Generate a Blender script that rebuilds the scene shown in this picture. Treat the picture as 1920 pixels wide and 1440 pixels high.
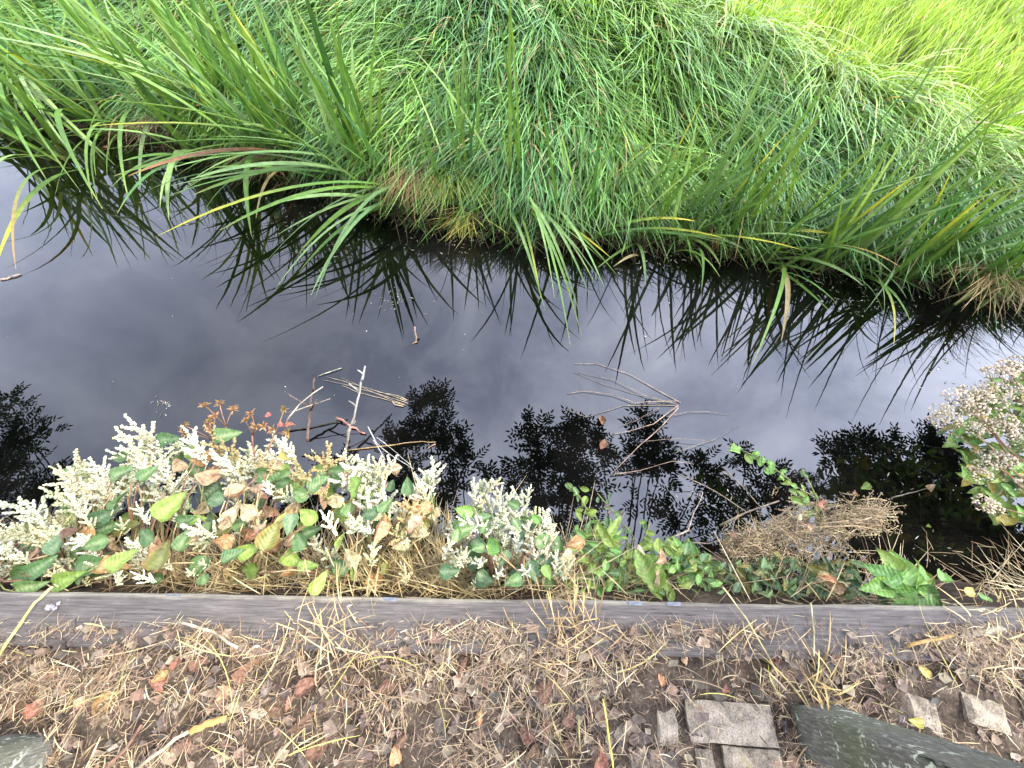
import bpy, math, random
import numpy as np
from mathutils import Vector, Matrix, noise

for o in list(bpy.data.objects):
    bpy.data.objects.remove(o, do_unlink=True)
SC = bpy.context.scene
COL = SC.collection
rnd = random.Random(11)
rng = np.random.default_rng(11)
R = math.radians

# ------------------------------------------------------------------ camera
CAM_Z = 1.2                      # above the top of the timber edging
PITCH = R(32.0)                  # from straight down
FPX = 720.0                      # focal length in pixels of a 1920 wide frame
WATER = -0.60
cd = bpy.data.cameras.new('camera')
cd.sensor_width = 36.0
cd.lens = 36.0 * FPX / 1920.0
cd.clip_start = 0.01
cd.clip_end = 500.0
cam = bpy.data.objects.new('camera', cd)
COL.objects.link(cam)
cam.location = (0, 0, CAM_Z)
cam.rotation_euler = (PITCH, 0, 0)
SC.camera = cam

# ------------------------------------------------------------------ sky, sun, exposure
SUN_EL, SUN_AZ = R(50), R(96)    # azimuth from +Y towards +X
wd = bpy.data.worlds.new('World')
SC.world = wd
wd.use_nodes = True
wn, wl = wd.node_tree.nodes, wd.node_tree.links
wn.clear()
w_out = wn.new('ShaderNodeOutputWorld')
w_bg = wn.new('ShaderNodeBackground')
w_sky = wn.new('ShaderNodeTexSky')
w_sky.sky_type = 'NISHITA'
w_sky.sun_disc = False
w_sky.sun_elevation = SUN_EL
w_sky.sun_rotation = SUN_AZ
w_tc = wn.new('ShaderNodeTexCoord')
w_no = wn.new('ShaderNodeTexNoise')
w_no.inputs['Scale'].default_value = 4.2
w_no.inputs['Detail'].default_value = 5.0
w_no.inputs['Roughness'].default_value = 0.58
w_no.inputs['Distortion'].default_value = 0.4
w_rp = wn.new('ShaderNodeValToRGB')
w_rp.color_ramp.elements[0].position = 0.34
w_rp.color_ramp.elements[0].color = (5.8, 6.5, 8.9, 1)
w_rp.color_ramp.elements[1].position = 0.70
w_rp.color_ramp.elements[1].color = (12.4, 13.2, 16.0, 1)
# thin cloud brightens towards the veiled sun
w_dot = wn.new('ShaderNodeVectorMath')
w_dot.operation = 'DOT_PRODUCT'
w_dot.inputs[1].default_value = (math.sin(SUN_AZ) * math.cos(SUN_EL), math.cos(SUN_AZ) * math.cos(SUN_EL), math.sin(SUN_EL))
w_mr = wn.new('ShaderNodeMapRange')
w_mr.inputs[1].default_value = 0.15
w_mr.inputs[2].default_value = 1.0
w_mr.inputs[3].default_value = 0.62
w_mr.inputs[4].default_value = 2.0
w_sc = wn.new('ShaderNodeVectorMath')
w_sc.operation = 'SCALE'
w_mx = wn.new('ShaderNodeMix')
w_mx.data_type = 'RGBA'
w_mx.inputs[0].default_value = 0.85
wl.new(w_tc.outputs['Generated'], w_no.inputs['Vector'])
wl.new(w_no.outputs['Fac'], w_rp.inputs['Fac'])
wl.new(w_tc.outputs['Generated'], w_dot.inputs[0])
wl.new(w_dot.outputs['Value'], w_mr.inputs[0])
wl.new(w_rp.outputs['Color'], w_sc.inputs[0])
wl.new(w_mr.outputs[0], w_sc.inputs['Scale'])
wl.new(w_sky.outputs['Color'], w_mx.inputs[6])
# paler, warmer murk low down; bluish thin cloud overhead
w_sep = wn.new('ShaderNodeSeparateXYZ')
wl.new(w_tc.outputs['Generated'], w_sep.inputs[0])
w_el = wn.new('ShaderNodeMapRange')
w_el.inputs[1].default_value = 0.03
w_el.inputs[2].default_value = 0.34
wl.new(w_sep.outputs['Z'], w_el.inputs[0])
w_hz = wn.new('ShaderNodeMix')
w_hz.data_type = 'RGBA'
w_hz.inputs[6].default_value = (8.0, 7.8, 7.4, 1)
wl.new(w_el.outputs[0], w_hz.inputs[0])
wl.new(w_sc.outputs[0], w_hz.inputs[7])
wl.new(w_hz.outputs[2], w_mx.inputs[7])
wl.new(w_mx.outputs[2], w_bg.inputs['Color'])
w_bg.inputs['Strength'].default_value = 0.12
wl.new(w_bg.outputs[0], w_out.inputs['Surface'])

sd = bpy.data.lights.new('sun', 'SUN')
sd.energy = 2.5
sd.angle = R(12)
sd.color = (1.0, 0.92, 0.76)
sun = bpy.data.objects.new('sun', sd)
COL.objects.link(sun)
sun.rotation_euler = (math.pi / 2 - SUN_EL, 0, math.pi - SUN_AZ)
sun.location = (4, 5, 8)

SC.view_settings.view_transform = 'Standard'
SC.view_settings.look = 'None'
SC.view_settings.gamma = 1.0
SC.view_settings.use_curve_mapping = False
SC.view_settings.exposure = 2.18

# ------------------------------------------------------------------ measuring helpers
_sp, _cp = math.sin(PITCH), math.cos(PITCH)

def ray(px, py):
    x, y = (px - 960) / FPX, (720 - py) / FPX
    return Vector((x, y * _cp + _sp, y * _sp - _cp))

def W(px, py, z=WATER):
    """the point at height z that the photograph shows at this pixel"""
    d = ray(px, py)
    t = (z - CAM_Z) / d.z
    return Vector((d.x * t, d.y * t, z))

def WR(px, py, h):
    """the point h above the water whose mirror image the photograph shows here"""
    d = ray(px, py)
    t = (CAM_Z - WATER + h) / -d.z
    return Vector((d.x * t, d.y * t, WATER + h))

def proj(p):
    x, y, z = p[0], p[1], p[2] - CAM_Z
    dep = y * _sp - z * _cp
    if dep < 0.02:
        return (-9999, -9999)
    return (960 + FPX * x / dep, 720 - FPX * (y * _cp + z * _sp) / dep)

def proj_np(P):
    z = P[:, 2] - CAM_Z
    dep = np.maximum(P[:, 1] * _sp - z * _cp, 0.02)
    return 960 + FPX * P[:, 0] / dep, 720 - FPX * (P[:, 1] * _cp + z * _sp) / dep

def tip_for(base, px, py, length):
    """a tip on this pixel's ray about this far from the base (the higher of the two)"""
    best, bz = None, 1e9
    for k in range(60):
        z = 0.75 - k * 0.0225
        p = W(px, py, z)
        e = abs((p - base).length - length) - 0.03 * z
        if e < bz:
            best, bz = p, e
    return best

def inside(x, y, poly):
    c = False
    j = len(poly) - 1
    for i in range(len(poly)):
        xi, yi = poly[i]
        xj, yj = poly[j]
        if (yi > y) != (yj > y) and x < (xj - xi) * (y - yi) / (yj - yi) + xi:
            c = not c
        j = i
    return c

def in_poly(poly):
    xs, ys = [p[0] for p in poly], [p[1] for p in poly]
    while True:
        x, y = rnd.uniform(min(xs), max(xs)), rnd.uniform(min(ys), max(ys))
        if inside(x, y, poly):
            return x, y

# ------------------------------------------------------------------ materials
def new_mat(name):
    m = bpy.data.materials.new(name)
    m.use_nodes = True
    n, l = m.node_tree.nodes, m.node_tree.links
    n.clear()
    out = n.new('ShaderNodeOutputMaterial')
    return m, n, l, out

def noise_node(n, l, scale, detail=4, rough=0.55, coord='Object', stretch=None):
    tc = n.new('ShaderNodeTexCoord')
    t = n.new('ShaderNodeTexNoise')
    t.inputs['Scale'].default_value = scale
    t.inputs['Detail'].default_value = detail
    t.inputs['Roughness'].default_value = rough
    if stretch:
        mp = n.new('ShaderNodeMapping')
        mp.inputs['Scale'].default_value = stretch
        l.new(tc.outputs[coord], mp.inputs['Vector'])
        l.new(mp.outputs[0], t.inputs['Vector'])
    else:
        l.new(tc.outputs[coord], t.inputs['Vector'])
    return t

def ramp(n, l, src, stops):
    r = n.new('ShaderNodeValToRGB')
    e = r.color_ramp.elements
    while len(e) < len(stops):
        e.new(0.5)
    for i, (p, c) in enumerate(stops):
        e[i].position = p
        e[i].color = (*c, 1) if len(c) == 3 else c
    l.new(src, r.inputs['Fac'])
    return r

def mixc(n, l, fac, a, b, mode='MIX'):
    m = n.new('ShaderNodeMix')
    m.data_type = 'RGBA'
    m.blend_type = mode
    for s, v in ((0, fac), (6, a), (7, b)):
        if hasattr(v, 'is_output'):
            l.new(v, m.inputs[s])
        elif s == 0:
            m.inputs[0].default_value = v
        else:
            m.inputs[s].default_value = (*v, 1)
    return m.outputs[2]

def leafy(name, rough=0.45, trans=0.35, vary=0.35, nscale=60, spec=0.4, randobj=True, vein=0.0):
    """plant tissue: its own colour from the mesh, mottled, letting light through"""
    m, n, l, out = new_mat(name)
    at = n.new('ShaderNodeAttribute')
    at.attribute_name = 'tint'
    t = noise_node(n, l, nscale, 3)
    rp = ramp(n, l, t.outputs['Fac'], [(0.3, (1 - vary,) * 3), (0.7, (1 + vary * 0.6,) * 3)])
    c = mixc(n, l, 1.0, at.outputs['Color'], rp.outputs['Color'], 'MULTIPLY')
    if randobj:
        oi = n.new('ShaderNodeObjectInfo')
        hs = n.new('ShaderNodeHueSaturation')
        mh = n.new('ShaderNodeMapRange')
        mh.inputs[3].default_value = 0.485
        mh.inputs[4].default_value = 0.512
        mv = n.new('ShaderNodeMapRange')
        mv.inputs[3].default_value = 1.2
        mv.inputs[4].default_value = 0.78
        l.new(oi.outputs['Random'], mh.inputs[0])
        l.new(oi.outputs['Random'], mv.inputs[0])
        l.new(mh.outputs[0], hs.inputs['Hue'])
        l.new(mv.outputs[0], hs.inputs['Value'])
        l.new(c, hs.inputs['Color'])
        c = hs.outputs['Color']
    b = n.new('ShaderNodeBsdfPrincipled')
    b.inputs['Roughness'].default_value = rough
    b.inputs['Specular IOR Level'].default_value = spec
    if vein:
        # side veins slanting off the midrib, in the leaf's own coordinates
        tc0 = n.new('ShaderNodeTexCoord')
        sp = n.new('ShaderNodeSeparateXYZ')
        l.new(tc0.outputs['Object'], sp.inputs[0])
        ab = n.new('ShaderNodeMath')
        ab.operation = 'ABSOLUTE'
        l.new(sp.outputs['X'], ab.inputs[0])
        ma = n.new('ShaderNodeMath')
        ma.operation = 'MULTIPLY_ADD'
        ma.inputs[1].default_value = -0.75
        l.new(ab.outputs[0], ma.inputs[0])
        l.new(sp.outputs['Y'], ma.inputs[2])
        mu = n.new('ShaderNodeMath')
        mu.operation = 'MULTIPLY'
        mu.inputs[1].default_value = 50.0
        l.new(ma.outputs[0], mu.inputs[0])
        sn = n.new('ShaderNodeMath')
        sn.operation = 'SINE'
        l.new(mu.outputs[0], sn.inputs[0])
        vr = ramp(n, l, sn.outputs[0], [(0.0, (1, 1, 1)), (0.75, (1, 1, 1)), (1.0, (1 + vein,) * 3)])
        c = mixc(n, l, 1.0, c, vr.outputs['Color'], 'MULTIPLY')
        bp = n.new('ShaderNodeBump')
        bp.inputs['Strength'].default_value = 0.22
        bp.inputs['Distance'].default_value = 0.01
        l.new(sn.outputs[0], bp.inputs['Height'])
        l.new(bp.outputs[0], b.inputs['Normal'])
    l.new(c, b.inputs['Base Color'])
    if trans > 0:
        tr = n.new('ShaderNodeBsdfTranslucent')
        tc = mixc(n, l, 1.0, c, (1.15, 1.1, 0.6), 'MULTIPLY')
        l.new(tc, tr.inputs['Color'])
        mx = n.new('ShaderNodeMixShader')
        mx.inputs[0].default_value = trans
        l.new(b.outputs[0], mx.inputs[1])
        l.new(tr.outputs[0], mx.inputs[2])
        l.new(mx.outputs[0], out.inputs['Surface'])
    else:
        l.new(b.outputs[0], out.inputs['Surface'])
    return m

M_GRASS = leafy('grass_blade', 0.38, 0.32, 0.28, 9, 0.45, False)
M_REED = leafy('reed_blade', 0.5, 0.3, 0.25, 25, 0.35)
M_LEAF = leafy('broad_leaf', 0.48, 0.28, 0.38, 5, 0.4, True, 0.22)
M_DEAD = leafy('dead_leaf', 0.8, 0.12, 0.6, 6, 0.15, True, 0.12)
M_FLOWER = leafy('flower_spray', 0.8, 0.25, 0.15, 12, 0.1)
M_STRAW = leafy('dry_straw', 0.6, 0.12, 0.4, 40, 0.3, False)
M_TWIG = leafy('bark_twig', 0.8, 0.0, 0.6, 30, 0.2)
M_TREELEAF = leafy('tree_leaf', 0.5, 0.12, 0.3, 5, 0.3, False)

def soil_mat(name, stops, bump=0.6, scale=16, green=None):
    m, n, l, out = new_mat(name)
    t = noise_node(n, l, scale, 8, 0.65)
    t2 = noise_node(n, l, 150, 4, 0.7)
    c = ramp(n, l, t.outputs['Fac'], stops).outputs['Color']
    sp = ramp(n, l, t2.outputs['Fac'], [(0.35, (0.5, 0.5, 0.5)), (0.6, (1.05, 1.05, 1.05)), (0.75, (2.2, 2.0, 1.8))])
    c = mixc(n, l, 1.0, c, sp.outputs['Color'], 'MULTIPLY')
    b = n.new('ShaderNodeBsdfPrincipled')
    b.inputs['Roughness'].default_value = 0.95
    b.inputs['Specular IOR Level'].default_value = 0.15
    l.new(c, b.inputs['Base Color'])
    bp = n.new('ShaderNodeBump')
    bp.inputs['Strength'].default_value = bump
    bp.inputs['Distance'].default_value = 0.01
    ad = n.new('ShaderNodeMath')
    ad.operation = 'ADD'
    l.new(t.outputs['Fac'], ad.inputs[0])
    l.new(t2.outputs['Fac'], ad.inputs[1])
    l.new(ad.outputs[0], bp.inputs['Height'])
    l.new(bp.outputs[0], b.inputs['Normal'])
    l.new(b.outputs[0], out.inputs['Surface'])
    return m

M_SOIL = soil_mat('dark_soil', [(0.3, (0.030, 0.022, 0.015)), (0.55, (0.085, 0.063, 0.044)), (0.75, (0.18, 0.14, 0.10))])
M_TURF = soil_mat('turf_soil', [(0.3, (0.02, 0.022, 0.01)), (0.6, (0.045, 0.05, 0.02)), (0.8, (0.09, 0.07, 0.035))])

def brick_mat():
    m, n, l, out = new_mat('concrete_brick')
    oi = n.new('ShaderNodeObjectInfo')
    t = noise_node(n, l, 22, 6, 0.7)
    t2 = noise_node(n, l, 260, 3, 0.7)
    c = ramp(n, l, t.outputs['Fac'], [(0.36, (0.075, 0.058, 0.038)), (0.50, (0.22, 0.18, 0.128)), (0.72, (0.33, 0.275, 0.20))]).outputs['Color']
    sp = ramp(n, l, t2.outputs['Fac'], [(0.33, (0.45, 0.42, 0.4)), (0.5, (1, 1, 1)), (0.72, (1.35, 1.3, 1.25))])
    c = mixc(n, l, 1.0, c, sp.outputs['Color'], 'MULTIPLY')
    mv = n.new('ShaderNodeMapRange')
    mv.inputs[3].default_value = 0.8
    mv.inputs[4].default_value = 1.15
    l.new(oi.outputs['Random'], mv.inputs[0])
    hs = n.new('ShaderNodeHueSaturation')
    l.new(mv.outputs[0], hs.inputs['Value'])
    l.new(c, hs.inputs['Color'])
    b = n.new('ShaderNodeBsdfPrincipled')
    b.inputs['Roughness'].default_value = 0.9
    l.new(hs.outputs['Color'], b.inputs['Base Color'])
    bp = n.new('ShaderNodeBump')
    bp.inputs['Strength'].default_value = 0.5
    bp.inputs['Distance'].default_value = 0.004
    l.new(t2.outputs['Fac'], bp.inputs['Height'])
    l.new(bp.outputs[0], b.inputs['Normal'])
    l.new(b.outputs[0], out.inputs['Surface'])
    return m

M_BRICK = brick_mat()

def wood_mat(name, dark, mid, pale, grain, lichen, algae=None, edge=None):
    m, n, l, out = new_mat(name)
    g = noise_node(n, l, 9, 8, 0.7, 'Object', grain)
    t = noise_node(n, l, 5, 5, 0.6)
    c = ramp(n, l, g.outputs['Fac'], [(0.3, dark), (0.55, mid), (0.78, pale)]).outputs['Color']
    if algae:
        f = ramp(n, l, t.outputs['Fac'], [(0.42, (0, 0, 0)), (0.62, (0.6,) * 3)])
        c = mixc(n, l, f.outputs['Color'], c, algae)
    # crusts of lichen with a shape of their own
    v = noise_node(n, l, 55, 4, 0.6)
    v2 = noise_node(n, l, 7, 3, 0.5)
    f1 = ramp(n, l, v.outputs['Fac'], [(0.66 - lichen, (0, 0, 0)), (0.69 - lichen, (1, 1, 1))])
    f2 = ramp(n, l, v2.outputs['Fac'], [(0.40, (0, 0, 0)), (0.52, (1, 1, 1))])
    f = mixc(n, l, 1.0, f1.outputs['Color'], f2.outputs['Color'], 'MULTIPLY')
    c = mixc(n, l, f, c, (0.44, 0.47, 0.36))
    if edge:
        # paler strip along the far arris, broken up by the grain
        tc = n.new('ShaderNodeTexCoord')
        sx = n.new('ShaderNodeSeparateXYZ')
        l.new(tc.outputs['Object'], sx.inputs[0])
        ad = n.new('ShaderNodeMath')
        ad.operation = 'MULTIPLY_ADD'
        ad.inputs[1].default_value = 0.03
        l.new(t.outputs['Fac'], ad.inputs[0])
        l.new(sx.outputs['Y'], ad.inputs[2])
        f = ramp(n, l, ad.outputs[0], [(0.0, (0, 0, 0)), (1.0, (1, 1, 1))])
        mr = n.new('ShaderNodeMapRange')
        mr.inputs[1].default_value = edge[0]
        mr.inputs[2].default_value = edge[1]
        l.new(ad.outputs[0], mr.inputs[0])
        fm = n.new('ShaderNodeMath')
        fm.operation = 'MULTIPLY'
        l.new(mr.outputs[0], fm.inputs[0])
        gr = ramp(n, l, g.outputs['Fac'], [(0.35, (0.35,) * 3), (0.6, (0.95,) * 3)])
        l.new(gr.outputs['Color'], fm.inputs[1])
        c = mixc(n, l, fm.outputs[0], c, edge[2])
    # drying splits along the grain
    k1 = noise_node(n, l, 4, 6, 0.65, 'Object', tuple(v * 0.55 for v in grain))
    k2 = ramp(n, l, k1.outputs['Fac'], [(0.33, (0.15,) * 3), (0.37, (1, 1, 1))])
    c = mixc(n, l, 1.0, c, k2.outputs['Color'], 'MULTIPLY')
    b = n.new('ShaderNodeBsdfPrincipled')
    b.inputs['Roughness'].default_value = 0.85
    b.inputs['Specular IOR Level'].default_value = 0.25
    l.new(c, b.inputs['Base Color'])
    bp = n.new('ShaderNodeBump')
    bp.inputs['Strength'].default_value = 0.6
    bp.inputs['Distance'].default_value = 0.006
    l.new(g.outputs['Fac'], bp.inputs['Height'])
    l.new(bp.outputs[0], b.inputs['Normal'])
    l.new(b.outputs[0], out.inputs['Surface'])
    return m

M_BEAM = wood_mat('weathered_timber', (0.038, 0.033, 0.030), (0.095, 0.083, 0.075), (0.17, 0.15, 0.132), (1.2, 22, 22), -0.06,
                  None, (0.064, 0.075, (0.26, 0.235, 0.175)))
M_POST = wood_mat('mossy_post_timber', (0.045, 0.043, 0.035), (0.12, 0.115, 0.095), (0.42, 0.41, 0.35), (26, 26, 5.0), 0.075, (0.085, 0.105, 0.042))

def steel_mat():
    m, n, l, out = new_mat('dull_zinc')
    t = noise_node(n, l, 120, 4)
    c = ramp(n, l, t.outputs['Fac'], [(0.3, (0.06, 0.065, 0.075)), (0.7, (0.14, 0.15, 0.17))])
    b = n.new('ShaderNodeBsdfPrincipled')
    b.inputs['Metallic'].default_value = 0.2
    b.inputs['Roughness'].default_value = 0.7
    l.new(c.outputs['Color'], b.inputs['Base Color'])
    l.new(b.outputs[0], out.inputs['Surface'])
    return m

M_STEEL = steel_mat()

def water_mat():
    m, n, l, out = new_mat('dark_ditch_water')
    t = noise_node(n, l, 1.6, 6, 0.6)
    c = ramp(n, l, t.outputs['Fac'], [(0.45, (0.0008, 0.0008, 0.0008)), (0.72, (0.0065, 0.0058, 0.0052))])
    b = n.new('ShaderNodeBsdfPrincipled')
    b.inputs['IOR'].default_value = 1.50
    b.inputs['Roughness'].default_value = 0.0
    l.new(c.outputs['Color'], b.inputs['Base Color'])
    bp = n.new('ShaderNodeBump')
    bp.inputs['Strength'].default_value = 0.12
    bp.inputs['Distance'].default_value = 0.002
    t2 = noise_node(n, l, 7, 2, 0.5)
    l.new(t2.outputs['Fac'], bp.inputs['Height'])
    l.new(bp.outputs[0], b.inputs['Normal'])
    l.new(b.outputs[0], out.inputs['Surface'])
    return m

M_WATER = water_mat()

# ------------------------------------------------------------------ mesh helpers
def rgb(c, j=0.0):
    if j:
        k = 1 + rnd.uniform(-j, j)
        return tuple(max(0.0, v * k * (1 + rnd.uniform(-j, j) * 0.25)) for v in c)
    return tuple(c)

def lerp3(a, b, t):
    return tuple(a[i] + (b[i] - a[i]) * t for i in range(3))

class MB:
    def __init__(self):
        self.v, self.f, self.c = [], [], []

    def add(self, vs, fs, cs):
        o = len(self.v)
        self.v.extend(vs)
        self.f.extend([tuple(i + o for i in f) for f in fs])
        if len(cs) == 3 and not hasattr(cs[0], '__len__'):
            cs = [cs] * len(vs)
        self.c.extend(cs)

    def ribbon(self, pts, widths, side, cols, fold=0.0):
        """a blade: three points across, folded along its midrib"""
        vs, cs, fs = [], [], []
        n = len(pts)
        for i, p in enumerate(pts):
            t = (pts[min(i + 1, n - 1)] - pts[max(i - 1, 0)])
            if t.length < 1e-9:
                t = Vector((0, 0, 1))
            t.normalize()
            s = side[i] if isinstance(side, list) else side
            s = s - t * s.dot(t)
            if s.length < 1e-6:
                s = t.orthogonal()
            s.normalize()
            nn = s.cross(t)
            w = widths[i] * 0.5
            vs += [p - s * w + nn * w * fold, p, p + s * w + nn * w * fold]
            c = cols[i]
            cs += [c, lerp3(c, tuple(x * 1.25 for x in c), 0.6), c]
            if i:
                a, b = 3 * (i - 1), 3 * i
                fs += [(a, a + 1, b + 1, b), (a + 1, a + 2, b + 2, b + 1)]
        self.add(vs, fs, cs)

    def tube(self, pts, radii, cols, n=5):
        vs, cs, fs = [], [], []
        m = len(pts)
        ref = Vector((0.3, 0.2, 0.93))
        for i, p in enumerate(pts):
            t = pts[min(i + 1, m - 1)] - pts[max(i - 1, 0)]
            if t.length < 1e-9:
                t = Vector((0, 0, 1))
            t.normalize()
            a = t.cross(ref)
            if a.length < 1e-3:
                a = t.orthogonal()
            a.normalize()
            b = t.cross(a)
            r = radii[i] if hasattr(radii, '__len__') else radii
            c = cols[i] if hasattr(cols[0], '__len__') else cols
            for k in range(n):
                an = 2 * math.pi * k / n
                vs.append(p + a * (math.cos(an) * r) + b * (math.sin(an) * r))
                cs.append(c)
            if i:
                for k in range(n):
                    k2 = (k + 1) % n
                    fs.append(((i - 1) * n + k, (i - 1) * n + k2, i * n + k2, i * n + k))
        fs.append(tuple(range(n))[::-1])
        fs.append(tuple((m - 1) * n + k for k in range(n)))
        self.add(vs, fs, cs)

    def blob(self, p, r, c, sq=1.0):
        a = rnd.uniform(0, 6.28)
        ca, sa = math.cos(a) * r, math.sin(a) * r
        x, y, z = p
        vs = [Vector((x + ca, y + sa, z)), Vector((x - sa, y + ca, z)), Vector((x - ca, y - sa, z)), Vector((x + sa, y - ca, z)),
              Vector((x, y, z + r * sq)), Vector((x, y, z - r * sq))]
        self.add(vs, [(0, 1, 4), (1, 2, 4), (2, 3, 4), (3, 0, 4), (1, 0, 5), (2, 1, 5), (3, 2, 5), (0, 3, 5)], c)

    def leaf(self, p, d, nrm, ln, w, c, curl=0.1, segs=4, prof=None):
        """a small leaf with a folded midrib"""
        d = d.normalized()
        s = d.cross(nrm)
        if s.length < 1e-4:
            s = d.orthogonal()
        s.normalize()
        nn = s.cross(d)
        pts, ws = [], []
        for i in range(segs + 1):
            t = i / segs
            pts.append(p + d * (ln * t) - nn * (curl * ln * t * t))
            ws.append(max(0.0005, w * math.sin(math.pi * min(1, t ** 0.75)) ** 0.9))
        self.ribbon(pts, ws, s, [c] * (segs + 1), 0.25)

    def mesh(self, name, mat, smooth=True):
        me = bpy.data.meshes.new(name)
        me.from_pydata([tuple(v) for v in self.v], [], self.f)
        if smooth:
            me.shade_smooth()
        a = me.color_attributes.new('tint', 'FLOAT_COLOR', 'POINT')
        arr = np.ones((len(self.v), 4), dtype=np.float32)
        arr[:, :3] = np.array(self.c, dtype=np.float32).reshape(-1, 3)
        a.data.foreach_set('color', arr.ravel())
        me.materials.append(mat)
        me.update()
        return me

def link(name, me, parent=None, loc=None):
    o = bpy.data.objects.new(name, me)
    COL.objects.link(o)
    if parent is not None:
        o.parent = parent
    if loc is not None:
        o.location = loc
    return o

def tag(o, label=None, cat=None, group=None, kind=None):
    if label:
        o['label'] = label
    if cat:
        o['category'] = cat
    if group:
        o['group'] = group
    if kind:
        o['kind'] = kind
    return o

def thing(name, loc, label, cat, group=None):
    e = bpy.data.objects.new(name, None)
    e.empty_display_size = 0.05
    COL.objects.link(e)
    e.location = loc
    return tag(e, label, cat, group)

def part(name, mb_or_mesh, mat, parent, origin=None, smooth=True):
    """mesh given in world coordinates; becomes a child in the parent's frame"""
    base = Vector(parent.location) if parent.parent is None else Vector(parent.parent.location) + Vector(parent.location)
    org = Vector(origin) if origin is not None else base
    mb = mb_or_mesh
    mb.v = [Vector(v) - org for v in mb.v]
    return link(name, mb.mesh(name, mat, smooth), parent, org - base)

def place(name, me, parent, p, ydir, nrm, scale, base=None):
    """a shared mesh set at a world point: +Y along ydir, +Z near nrm"""
    y = Vector(ydir).normalized()
    z = Vector(nrm) - y * Vector(nrm).dot(y)
    if z.length < 1e-4:
        z = y.orthogonal()
    z.normalize()
    x = y.cross(z)
    m = Matrix((x, y, z)).transposed()
    b = Vector(parent.location) if parent is not None else Vector((0, 0, 0))
    o = link(name, me, parent, Vector(p) - b)
    o.rotation_euler = m.to_euler()
    o.scale = (scale,) * 3 if not hasattr(scale, '__len__') else scale
    return o

def bez(a, b, c, n):
    return [a * ((1 - t) ** 2) + b * (2 * t * (1 - t)) + c * (t * t) for t in [i / n for i in range(n + 1)]]

def wob(pts, amp):
    return [p if i in (0,) else p + Vector((rnd.uniform(-amp, amp), rnd.uniform(-amp, amp), rnd.uniform(-amp, amp) * 0.6)) for i, p in enumerate(pts)]

def np_mesh(name, V, F, C, mat, smooth=True):
    """big mesh from arrays: V (n,3), F (m,4) quads or (m,3) triangles, C (n,3)"""
    me = bpy.data.meshes.new(name)
    nv, (nf, k) = len(V), F.shape
    me.vertices.add(nv)
    me.vertices.foreach_set('co', V.astype(np.float32).ravel())
    me.loops.add(nf * k)
    me.loops.foreach_set('vertex_index', F.astype(np.int32).ravel())
    me.polygons.add(nf)
    me.polygons.foreach_set('loop_start', np.arange(0, nf * k, k, dtype=np.int32))
    me.polygons.foreach_set('loop_total', np.full(nf, k, dtype=np.int32))
    me.update(calc_edges=True)
    a = me.color_attributes.new('tint', 'FLOAT_COLOR', 'POINT')
    arr = np.ones((nv, 4), dtype=np.float32)
    arr[:, :3] = C
    a.data.foreach_set('color', arr.ravel())
    if smooth:
        me.shade_smooth()
    me.materials.append(mat)
    return me

def blades(base, ang, L, width, lean, droop, up, twist, col, tipcol, segs, rise=0.9):
    """N arching blades at once; droop pulls the tip over and down"""
    N = len(base)
    t = np.linspace(0, 1, segs + 1)[None, :]
    h = L[:, None] * (lean[:, None] * t + droop[:, None] * t ** 2)
    z = L[:, None] * (up[:, None] * (rise * t - 0.80 * droop[:, None] * t ** 2.2))
    dx, dy = np.cos(ang)[:, None], np.sin(ang)[:, None]
    P = np.stack([base[:, 0:1] + dx * h, base[:, 1:2] + dy * h, base[:, 2:3] + z], -1)
    sa = ang + np.pi / 2 + twist
    side = np.stack([np.cos(sa), np.sin(sa), 0.35 * np.sin(twist * 3)], -1)[:, None, :]
    w = width[:, None] * np.clip(0.6 + 1.6 * t, 0, 1) * np.sqrt(np.clip(1 - t ** 2.2, 0.0, 1)) * 0.5 + 0.0003
    A = P - side * w[:, :, None]
    B = P + side * w[:, :, None]
    V = np.stack([A, B], 2).reshape(-1, 3)
    idx = np.arange(N)[:, None] * (2 * (segs + 1)) + np.arange(segs)[None, :] * 2
    F = np.stack([idx, idx + 1, idx + 3, idx + 2], -1).reshape(-1, 4)
    tt = t[:, :, None] ** 1.5
    C = col[:, None, :] * (1 - tt) + tipcol[:, None, :] * tt
    C = np.repeat(C, 2, axis=1).reshape(-1, 3)
    return V, F, C

# ------------------------------------------------------------------ the far bank and the water
BANK_PX = [(-700, 40), (-300, 150), (0, 238), (200, 228), (300, 262), (420, 300), (560, 335), (720, 392), (960, 436), (1200, 442), (1450, 470),
           (1620, 492), (1780, 530), (1920, 552), (2200, 605)]
_bk = [W(x, y) for x, y in BANK_PX]
BX = np.array([-60.0] + [p.x for p in _bk] + [60.0])
BY = np.array([_bk[0].y + 6.0] + [p.y for p in _bk] + [_bk[-1].y - 1.5])

def bank_y(x):
    return np.interp(x, BX, BY)

def smooth01(t):
    t = np.clip(t, 0, 1)
    return t * t * (3 - 2 * t)

def far_z(x, y):
    x, y = np.asarray(x, float), np.asarray(y, float)
    s = (y - bank_y(x)) * 0.88
    z = -0.74 + 0.22 * smooth01((s + 0.12) / 0.26) + 0.74 * smooth01((s + 0.1) / 1.9 * 0.95) + 0.02 * np.clip(s - 1.5, 0, 6)
    z += 0.035 * np.sin(x * 3.1 + 1.0) * np.sin(y * 2.7) * np.clip(s, 0, 0.8) + 0.02 * np.sin(x * 7.3 + y * 5.1) * np.clip(s * 2, 0, 1)
    return z

def ground_hit(px, py):
    d = ray(px, py)
    p = Vector((0, 0, CAM_Z))
    d = d.normalized()
    for i in range(900):
        p = p + d * 0.012
        if p.y > 1 and p.z < float(far_z(p.x, p.y)):
            return p
    return p

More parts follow.
